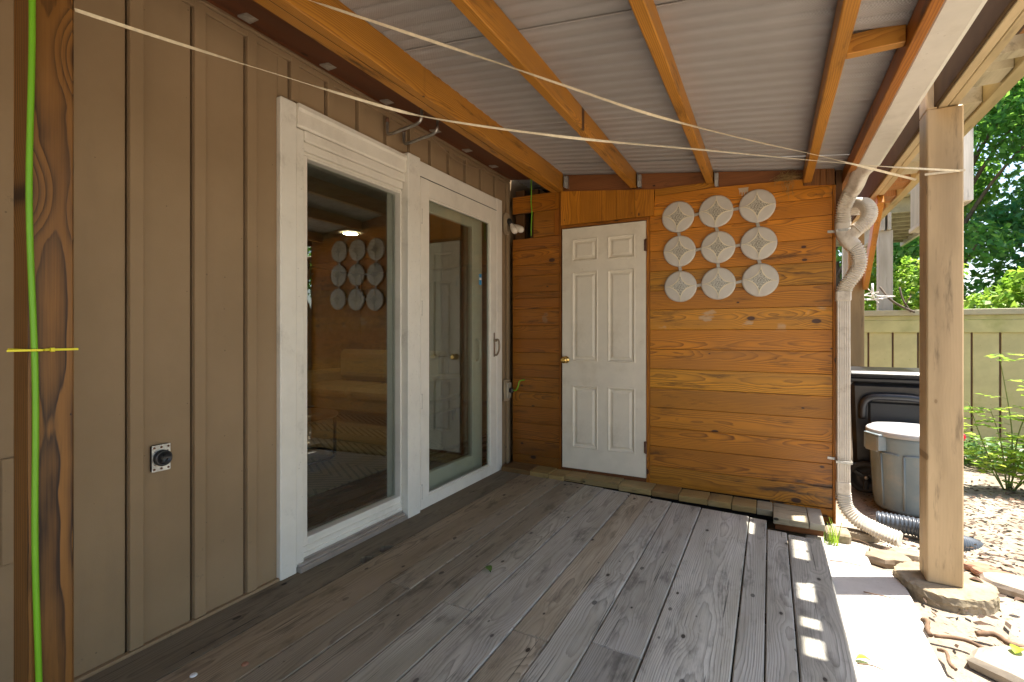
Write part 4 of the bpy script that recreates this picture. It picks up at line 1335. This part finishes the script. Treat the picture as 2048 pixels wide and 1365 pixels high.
def shrub(name, x, y, z, cl, count, size, mat, label, stems=6, cat='shrub', group=None, aspect=.5):
    t = thing(name, label, cat, (x, y, GZ), group)
    st = MB()
    for k in range(stems):
        c, r_, _ = cl[k % len(cl)]
        st.sweep(spline([(x + R.uniform(-.08, .08), y + R.uniform(-.08, .08), z), ((x + c[0]) / 2, (y + c[1]) / 2, (z + c[2]) / 2 + .1), c], 4), list(np.linspace(.018, .006, 9)), 6)
    st.build('stem', M['twig'], t)
    quads_object('foliage', leaf_cloud(cl, count, size, rng, up=1.0, aspect=aspect, curl=.5), M[mat], t)
    return t
shrub('light_shrub', 3.9, 9.6, GZ, [((3.4, 9.5, 1.9), (.5, .4, .30), 1), ((3.9, 9.6, 2.05), (.6, .4, .35), 1.2), ((4.4, 9.6, 1.9), (.6, .4, .4), 1.2), ((3.0, 9.5, 1.6), (.5, .4, .3), 1), ((3.7, 9.5, 1.5), (.9, .4, .4), 1.5), ((4.7, 9.5, 1.5), (.7, .4, .5), 1)], 3800, .13, 'leaf_light', 'light green sunlit shrub peeping over the right fence', 7)
shrub('light_shrub', 1.9, 10.5, GZ, [((1.6, 10.5, 1.7), (.5, .4, .5), 1), ((2.1, 10.4, 1.9), (.5, .4, .6), 1.2), ((2.3, 10.6, 1.4), (.6, .4, .4), 1), ((1.5, 10.3, 2.3), (.35, .3, .4), .7), ((2.5, 10.5, 2.2), (.35, .3, .4), .7)], 3600, .12, 'leaf_light', 'yellow green shrub over the fence behind the grey neighbour post', 7)

# rose bush by the fence
rb = thing('rose_bush', 'thin stemmed rose bush with yellow green leaves beside the fence', 'rose bush', (1.78, 5.62, GZ))
rs, leaves = MB(), []
def leaflet(p, d, n, s):
    d = d.normalized()
    b = d.cross(n).normalized()
    q = p + d * s * .5
    leaves.extend([p, q + b * s * .38, p + d * s + n * (-.15 * s), q - b * s * .38])
stems = [((1.78, 5.62), (1.80, 5.60, .35), (1.72, 5.60, 1.02)), ((1.78, 5.62), (1.88, 5.55, .3), (2.0, 5.52, .78)), ((1.76, 5.62), (1.62, 5.55, .2), (1.50, 5.52, .60)), ((1.8, 5.62), (1.86, 5.62, .4), (2.05, 5.62, .82)),
         ((1.76, 5.6), (1.6, 5.5, .1), (1.42, 5.45, .22)), ((1.8, 5.6), (1.95, 5.5, .12), (2.2, 5.45, .4)), ((1.77, 5.6), (1.70, 5.5, .28), (1.62, 5.45, .56)), ((1.8, 5.6), (1.9, 5.45, .15), (1.98, 5.4, .2))]
for (bx, by), mid, tip in stems:
    pts = spline([(bx, by, GZ - .05), mid, tip], 9)
    rs.sweep(pts, list(np.linspace(.007, .0025, len(pts))), 6)
    for i in range(4, len(pts)):
        for sgn in (-1, 1):
            if R.random() < .42: continue
            a = R.uniform(0, 2 * PI)
            d = Vector((math.cos(a), math.sin(a) * .7, R.uniform(-.05, .35))).normalized()
            L = R.uniform(.07, .16)
            p0 = pts[i]
            tp = p0 + d * L + Vector((0, 0, -.01))
            rs.sweep([p0, p0.lerp(tp, .5) + Vector((0, 0, .008)), tp], .0014, 4)
            for f in (.45, .75):
                for s2 in (-1, 1):
                    leaflet(p0.lerp(tp, f), d * .5 + Vector((-d.y, d.x, 0)) * s2, Vector((R.uniform(-.2, .2), R.uniform(-.2, .2), 1)).normalized(), R.uniform(.045, .075))
            leaflet(tp, d, Vector((R.uniform(-.2, .2), R.uniform(-.3, .1), 1)).normalized(), R.uniform(.055, .09))
rs.build('stem', M['stem'], rb)
quads_object('foliage', np.array([tuple(p) for p in leaves]), M['leaf_rose'], rb)

# low ground cover along the fence, with pink blooms
cl = [((1.2 + .25 * k + R.uniform(-.05, .05), 6.5 + R.uniform(-.25, .25), GZ + .10), (.22, .30, R.uniform(.12, .24)), 1) for k in range(24)]
gc = quads_object('ground_cover', leaf_cloud(cl, 7000, .07, rng, up=1.0), M['leaf_low'])
tag(gc, 'low green leafy ground cover along the foot of the fence', 'ground cover', kind='stuff')
for k, (x, y, z) in enumerate([(1.42, 6.15, .20), (1.52, 6.1, .18), (1.62, 6.2, .16), (2.15, 6.2, .12)]):
    fl = MB()
    for q in range(9):
        a = q * 2.4
        rr_ = .012 + .0025 * q
        c = Vector((x + math.cos(a) * rr_ * .6, y + math.sin(a) * rr_ * .6, z + .004 * q))
        fl.lathe([(0, 0), (.016, .006), (.024, .018), (.022, .026)], c, (math.cos(a), math.sin(a), .8), 7)
    fl.sweep([(x, y, z), (x + .01, y + .01, -.05)], .003, 5)
    tag(fl.build('pink_flower', M['petal']), ['pink flower nearest the tan post', 'pink flower second from the tan post', 'pink flower under the left rose stem', 'pink flower at the right edge behind the rose bush'][k], 'flower', 'pink flowers in the ground cover')

# dry leaves and debris on the ground
N = 15000
lx = rng.uniform(.62, 5.5, N)
ly = rng.uniform(1.2, 7.5, N)
keep = rng.uniform(0, 1, N) < np.clip(.25 + .75 * ((ly > 3.4) & (ly < 5.6)) + .3 * np.sin(lx * 7 + ly * 5), .12, 1)
lx, ly = lx[keep], ly[keep]
N = len(lx)
th = rng.uniform(0, 2 * PI, N)
sz = rng.uniform(.006, .03, N) * np.where(rng.uniform(0, 1, N) > .93, 1.6, 1)
asp = rng.uniform(.2, .55, N)
zz = GZ - .018 + rng.uniform(0, .012, N)
dx, dy = np.cos(th) * sz, np.sin(th) * sz
ex, ey = -np.sin(th) * sz * asp, np.cos(th) * sz * asp
lift = rng.uniform(0, .014, N)
V = np.stack([np.stack([lx - dx, ly - dy, zz], 1), np.stack([lx + ex, ly + ey, zz + lift], 1), np.stack([lx + dx, ly + dy, zz + lift * .5], 1), np.stack([lx - ex, ly - ey, zz + .001], 1)], 1).reshape(-1, 3)
tag(quads_object('leaf_litter', V, M['litter']), 'scattered dry brown leaves over the pale sandy yard', 'leaf litter', kind='stuff')

def rock(x, y, sx, sy, h, mat, name, label, cat, group, z=GZ - .03, tint=None, seed=0):
    rr_ = random.Random(seed)
    n = 14
    vs = []
    rads = [1 + rr_.uniform(-.2, .16) for _ in range(n)]
    lv = [(1.0, 0), (1.04, h * .5), (.96, h * .9), (.80, h)]
    for f, zz_ in lv:
        for k in range(n):
            a = 2 * PI * k / n
            vs.append((x + math.cos(a) * sx * rads[k] * f, y + math.sin(a) * sy * rads[k] * f, z + zz_ + (rr_.uniform(-.004, .004) if zz_ else 0)))
    vs.append((x, y, z + h * 1.02))
    fs = []
    for q in range(len(lv) - 1):
        for k in range(n):
            k2 = (k + 1) % n
            fs.append((q * n + k, q * n + k2, (q + 1) * n + k2, (q + 1) * n + k))
    b = (len(lv) - 1) * n
    fs += [(b + k, b + (k + 1) % n, len(vs) - 1) for k in range(n)]
    return tag(MB().add(vs, fs).build(name, M[mat], tint=tint), label, cat, group)
gs = 'flat stones bedded in the yard beside the path'
rock(.98, 2.55, .26, .19, .055, 'stone', 'flat_stone', 'large flat stone right of the path below the tan post', 'stone', gs, tint=(1.1, 1.1, 1.1), seed=1)
rock(.82, 2.12, .20, .14, .05, 'stone', 'flat_stone', 'flat stone beside the path nearest the camera', 'stone', gs, tint=(1.15, 1.13, 1.1), seed=2)
rock(1.42, 2.82, .24, .20, .05, 'stone', 'flat_stone', 'broad flat stone at the right edge of the picture', 'stone', gs, tint=(1.12, 1.1, 1.08), seed=3)
rock(1.16, 3.42, .16, .12, .05, 'stone', 'flat_stone', 'flat stone right behind the tan post footing', 'stone', gs, tint=(1.05, 1.0, 1.0), seed=4)
rock(.60, 3.50, .11, .08, .045, 'stone', 'flat_stone', 'small rounded stone left of the tan post footing', 'stone', gs, tint=(.9, .8, .7), seed=5)
rock(.47, 3.82, .13, .05, .05, 'stone', 'flat_stone', 'long narrow stone below the flexible downspout end', 'stone', gs, tint=(1.0, .95, .85), seed=6)
rock(.70, 3.62, .09, .06, .04, 'stone', 'flat_stone', 'small stone just in front of the black drain pipe', 'stone', gs, tint=(.95, .9, .8), seed=7)
gb_ = 'red bricks edging the bed'
for k, (u, v) in enumerate([(1944, 1130), (1982, 1146), (2024, 1165), (1965, 1142)]):
    p = at(u, v, 'z', GZ)
    rock(p.x + .03, p.y + .02, .075, .045, .03, 'brick', 'edging_brick', ['red brick edging piece just right of the tan post', 'middle red brick edging piece', 'red brick edging piece at the right edge of the picture', 'small red brick chip between the edging pieces'][k], 'brick', gb_, seed=20 + k)
# a concrete block under the shed corner
tag(MB().box(.31, .44, 3.60, 3.74, GZ - .03, GZ + .055, .012).build('concrete_block', M['concrete'], tint=None), 'small concrete block beside the end of the timber curb', 'block')
# twigs
tw = [((1500 + 150, 1120), (1722, 1132), 'thin twig lying across the paving joint'), ((1706, 1078), (1740, 1090), 'short twig near the concrete block'), ((1727, 1184), (1812, 1203), 'thin twig lying by the post footing'), ((1705, 1325), (1770, 1342), 'thin twig on the paving at the bottom of the picture')]
for (a, b, l) in tw:
    p, q = at(*a, 'z', GZ + .006), at(*b, 'z', GZ + .006)
    p.x = max(p.x, .30)
    m1 = p.lerp(q, .5) + Vector((R.uniform(-.01, .01), R.uniform(-.01, .01), .004))
    tag(MB().sweep(spline([p, m1, q], 5), list(np.linspace(.003, .0015, 11)), 6).build('twig', M['twig']), l, 'twig', 'twigs on the paving')
p, q = at(1842, 1245, 'z', GZ), at(1866, 1290, 'z', GZ)
for (a, b, r_, l) in (((1845, 1240), (1862, 1272), .010, 'thick stick beside the large flat stone'), ((1868, 1272), (2040, 1322), .008, 'long stick lying along the flat stones'), ((1952, 1268), (2048, 1296), .012, 'root like stick near the right edge of the picture'), ((1876, 1300), (1912, 1340), .007, 'short stick near the bottom right corner')):
    p, q = at(*a, 'z', GZ), at(*b, 'z', GZ)
    pts = spline([p, p.lerp(q, .35) + Vector((.01, .015, .012)), p.lerp(q, .7) + Vector((-.005, -.01, .006)), q], 6)
    tag(MB().sweep(pts, [r_ * R.uniform(.8, 1.15) for _ in pts], 8).build('stick', M['twig']), l, 'stick', 'sticks on the ground')
# grass tuft at the deck corner
gt = []
for k in range(26):
    x, y = .345 + R.gauss(0, .02), 3.56 + R.gauss(0, .02)
    a = R.uniform(0, 2 * PI)
    h = R.uniform(.05, .16)
    b = Vector((math.cos(a + 1.5), math.sin(a + 1.5), 0)) * .004
    p = Vector((x, y, GZ))
    q = p + Vector((math.cos(a) * h * .3, math.sin(a) * h * .3, h))
    gt += [p - b, p + b, q + b * .3, q - b * .3]
tag(quads_object('grass_tuft', np.array([tuple(p) for p in gt]), M['leaf_rose']), 'small green grass tuft at the corner of the deck', 'grass tuft')
# leaf on the deck
def fallen_leaf(x, y, s, ang, mat, label, z=None):
    z = zd(x) + .004 if z is None else z
    vs, fs = [], []
    n = 6
    for i in range(n + 1):
        t = i / n
        w_ = math.sin(PI * min(1, t * 1.02)) ** .8 * s * .30
        zz_ = .012 * math.sin(t * 3.2) * s / .06
        for k, side in enumerate((-1, 0, 1)):
            lx_, ly_ = t * s, side * w_
            vs.append((x + lx_ * math.cos(ang) - ly_ * math.sin(ang), y + lx_ * math.sin(ang) + ly_ * math.cos(ang), z + zz_ + abs(side) * .006))
    for i in range(n):
        for k in (0, 1):
            q = i * 3 + k
            fs.append((q, q + 3, q + 4, q + 1))
    return tag(MB().add(vs, fs, True).build('fallen_leaf', M[mat]), label, 'leaf', 'loose leaves')
q = at(972, 1138, 'z', zd(-1.15))
fallen_leaf(q.x, q.y, .06, -.6, 'leaf_low', 'green leaf lying on the middle of the deck')
q = at(1712, 1322, 'z', GZ)
fallen_leaf(q.x, q.y, .05, .3, 'leaf_rose', 'yellow green leaf on the paving by the deck edge', GZ + .006)
for (u, v, s, l) in ((2028, 1215, .05, 'brown curled leaf on the stone right of the footing'), (1968, 1180, .06, 'brown leaf right of the tan post'), (2030, 1325, .07, 'long green leaf near the bottom right corner')):
    q = at(u, v, 'z', GZ)
    fallen_leaf(q.x, q.y, s, R.uniform(0, 3), 'leaf_rose' if 'green' in l else 'litter', l, GZ + .028)
# chips on the deck
for (u, v, m_, l) in ((387, 1348, 'white', 'small pale bottle cap on the deck near the house wall'), (490, 1325, 'brick', 'tiny pink chip on the deck near the house wall')):
    q = at(u, v, 'z', 0)
    tag(MB().lathe([(0, .004), (.010, .004), (.012, .002), (.0125, 0)], (q.x, q.y, zd(q.x) + .001), (0, 0, 1), 12).build('deck_debris', M[m_]), l, 'debris')

# ------------------------------------------------------------------ neighbour's balcony beyond the fence
nb = thing('neighbour_balcony', 'grey timber balcony on posts beyond the fence', 'balcony', (1.8, 8.5, 2.5))
for x, y, w in ((1.25, 7.85, .15), (.98, 8.9, .14)):
    MB().box(x, x + w, y, y + w, -.2, 2.52, .005).build('post', M['greytimber'], nb)
MB().box(1.27, 1.31, 7.8, 10.6, 2.52, 2.74, .003).box(1.335, 1.375, 7.8, 10.6, 2.52, 2.74, .003).build('beam', M['greybeam'], nb)
for k in range(9):
    y = 7.9 + k * .32
    MB().box(1.0, 2.0, y, y + .04, 2.745, 2.93, .003).build('joist', M['greybeam'], nb, (.7, .72, .55))
MB().box(2.005, 2.05, 7.8, 10.7, 2.70, 2.95, .003).build('rim_board', M['greybeam'], nb)
for k in range(7):
    x = 1.0 + k * .145
    MB().box(x, x + .138, 7.75, 10.7, 2.935, 2.972, .003).build('deck_board', M['greybeam'], nb, (.75, .75, .55))
MB().box(1.62, 1.66, 6.85, 7.1, 2.30, 3.0, .003).box(1.664, 1.76, 6.9, 6.95, 2.33, 3.0, .003).build('end_panel', M['whiteshed'], nb) if False else None
fp = thing('balcony_fascia', 'pale painted fascia end hanging beside the tan post', 'fascia', (1.4, 5.2, 2.7))
MB().box(1.325, 1.35, 5.20, 6.6, 2.30, 2.92, .003).build('side_board', M['greytimber'], fp, (.9, .88, .8))
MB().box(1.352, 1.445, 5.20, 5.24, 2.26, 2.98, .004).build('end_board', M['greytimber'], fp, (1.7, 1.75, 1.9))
MB().box(1.31, 1.445, 5.245, 6.6, 2.255, 2.295, .003).build('bottom_board', M['greybeam'], fp)

# white gabled outbuilding over the fence
ns = thing('white_outbuilding', 'white sided outbuilding with grey roof beyond the right fence', 'outbuilding', (4.3, 11, 0))
MB().prism([(3.75, -.1), (6.6, -.1), (6.6, 1.85), (4.05, 1.85), (3.75, 1.6)], 'y', 11.0, 13.5).build('wall', M['whiteshed'], ns)
for z in (1.25, 1.45, 1.65):
    MB().box(3.76, 6.6, 10.985, 10.999, z, z + .19, .003).build('clapboard', M['whiteshed'], ns)
MB().beam((3.55, 12.2, 1.44), (4.12, 12.2, 1.93), 2.6, .05, .004).build('roof', M['shingle'], ns)
MB().box(4.0, 6.7, 10.9, 13.6, 1.875, 1.93, .005).build('roof', M['shingle'], ns)

# bare branch and tangled white wire on the fence
br = thing('bare_branch', 'bare branch resting on the fence left of the tan post', 'branch', (1.3, 7.5, 1.5))
bp = [at(1760, 575, 'y', 7.55), at(1778, 597, 'y', 7.5), at(1800, 612, 'y', 7.5), at(1830, 625, 'y', 7.5)]
MB().sweep(spline(bp, 6), .014, 8).sweep(spline([at(1822, 625, 'y', 7.5), at(1806, 600, 'y', 7.52), at(1799, 575, 'y', 7.55)], 5), .010, 8).sweep(spline([at(1812, 610, 'y', 7.5), at(1822, 592, 'y', 7.5)], 3), .007, 6).build('limb', M['bark'], br)
ww = MB()
cw = at(1745, 590, 'y', 7.45)
for k in range(7):
    a = R.uniform(0, PI)
    d = Vector((math.cos(a) * R.uniform(.1, .22), R.uniform(-.03, .03), math.sin(a) * R.uniform(.03, .12)))
    o = cw + Vector((R.uniform(-.05, .08), 0, R.uniform(-.05, .05)))
    ww.sweep(spline([o - d, o + Vector((0, .02, R.uniform(-.03, .03))), o + d], 5), .006, 6)
ww.sweep([cw + Vector((.0, 0, -.02)), cw + Vector((.0, 0, .14))], .012, 8)
tag(ww.build('tangled_wire', M['wht_wire']), 'tangle of white wire caught on the fence top', 'wire')

# ------------------------------------------------------------------ room behind the glass
rm = bpy.data.objects.new('room', None)
COL.objects.link(rm)
tag(rm, 'dim living room behind the patio door', kind='structure')
RX0, RX1, RY0, RY1, RZ0, RZ1 = -7.2, SX - .0995, -.5, 7.2, .03, 2.36
for k in range(46):
    y0 = RX0 + k * .11
    if y0 + .11 > RX1: break
    MB().box(y0, y0 + .1085, RY0, RY1, RZ0 - .03, RZ0, .001).build('floor_board', M['floorwood'], rm, darker(R.uniform(.8, 1.2)))
MB().box(RX0 - .07, RX1, RY0 - .07, RY1 + .07, RZ1, RZ1 + .05).build('ceiling', M['ceil'], rm)
MB().box(RX0 - .05, RX0, RY0 - .03, RY1 + .03, RZ0 - .03, RZ1 + .02).box(RX0 - .02, RX1, RY1, RY1 + .05, RZ0 - .035, RZ1 + .025).box(RX0 - .02, RX1, RY0 - .05, RY0, RZ0 - .035, RZ1 + .025).build('wall', M['roomwall'], rm)
MB().box(RX0, RX1 + .02, RY0, RY1, RZ0 - .07, RZ0 - .031).build('subfloor', M['dark'], rm)
cl_ = thing('ceiling_light', 'lit round ceiling light seen through the patio door glass', 'ceiling light', tuple(at(701, 468, 'z', RZ1 - .01)))
c0 = at(701, 468, 'z', RZ1 - .01)
MB().lathe([(0, -.004), (.075, -.004), (.082, 0)], c0, (0, 0, 1), 24).build('lens', M['lamp_on'], cl_)
MB().lathe([(.083, -.001), (.10, -.002), (.105, .006)], c0, (0, 0, 1), 24).build('trim_ring', M['ceil'], cl_)
tag(MB().box(-6.2, -2.88, 2.2, 6.6, RZ0 + .001, RZ0 + .014, .003).build('floor_rug', M['rug']), 'beige patterned rug on the dark floor inside the room', 'rug')
so = thing('living_sofa', 'tan upholstered sofa inside the room behind the glass', 'sofa', (-4.6, 5.2, RZ0))
SX0, SX1, SY0, SY1 = -5.9, -3.6, 4.55, 5.45
MB().box(SX0, SX1, SY0, SY1, .20, .36, .03).build('base', M['sofa'], so)
MB().box(SX0 + .2, (SX0 + SX1) / 2 - .004, SY0 - .03, SY1 - .22, .362, .50, .05).build('seat_cushion', M['sofa'], so)
MB().box((SX0 + SX1) / 2 + .004, SX1 - .2, SY0 - .03, SY1 - .22, .362, .50, .05).build('seat_cushion', M['sofa'], so)
MB().box(SX0, SX0 + .195, SY0, SY1, .362, .66, .05).build('arm', M['sofa'], so)
MB().box(SX1 - .195, SX1, SY0, SY1, .362, .66, .05).build('arm', M['sofa'], so)
MB().box(SX0 + .2, (SX0 + SX1) / 2 - .004, SY1 - .215, SY1, .51, .95, .06).build('back_cushion', M['sofa'], so)
MB().box((SX0 + SX1) / 2 + .004, SX1 - .2, SY1 - .215, SY1, .51, .95, .06).build('back_cushion', M['sofa'], so)
for x in (SX0 + .1, SX1 - .1):
    for y in (SY0 + .08, SY1 - .08):
        MB().lathe([(.02, RZ0 + .0145), (.028, .20)], (x, y, 0), (0, 0, 1), 10).build('leg', M['dark'], so)
tb = thing('round_side_table', 'low dark ring legged table on the rug inside the room', 'table', (-3.9, 3.2, RZ0))
tc_ = Vector((-3.86, 3.05, 0))
MB().lathe([(0, .42), (.36, .42), (.37, .43), (.37, .445), (0, .45)], tc_, (0, 0, 1), 36).build('table_top', plain('table_wood', (.16, .08, .03), .3), tb)
MB().sweep([tc_ + Vector((math.cos(a) * .34, math.sin(a) * .34, RZ0 + .026)) for a in np.linspace(0, 2 * PI, 33)], .011, 8, caps=False).build('base_ring', M['blackdull'], tb)
for k in range(4):
    a = PI / 4 + k * PI / 2
    MB().beam(tc_ + Vector((math.cos(a) * .34, math.sin(a) * .34, RZ0 + .0155)), tc_ + Vector((math.cos(a) * .34, math.sin(a) * .34, .419)), .022, .022, .002).build('leg', M['blackdull'], tb)
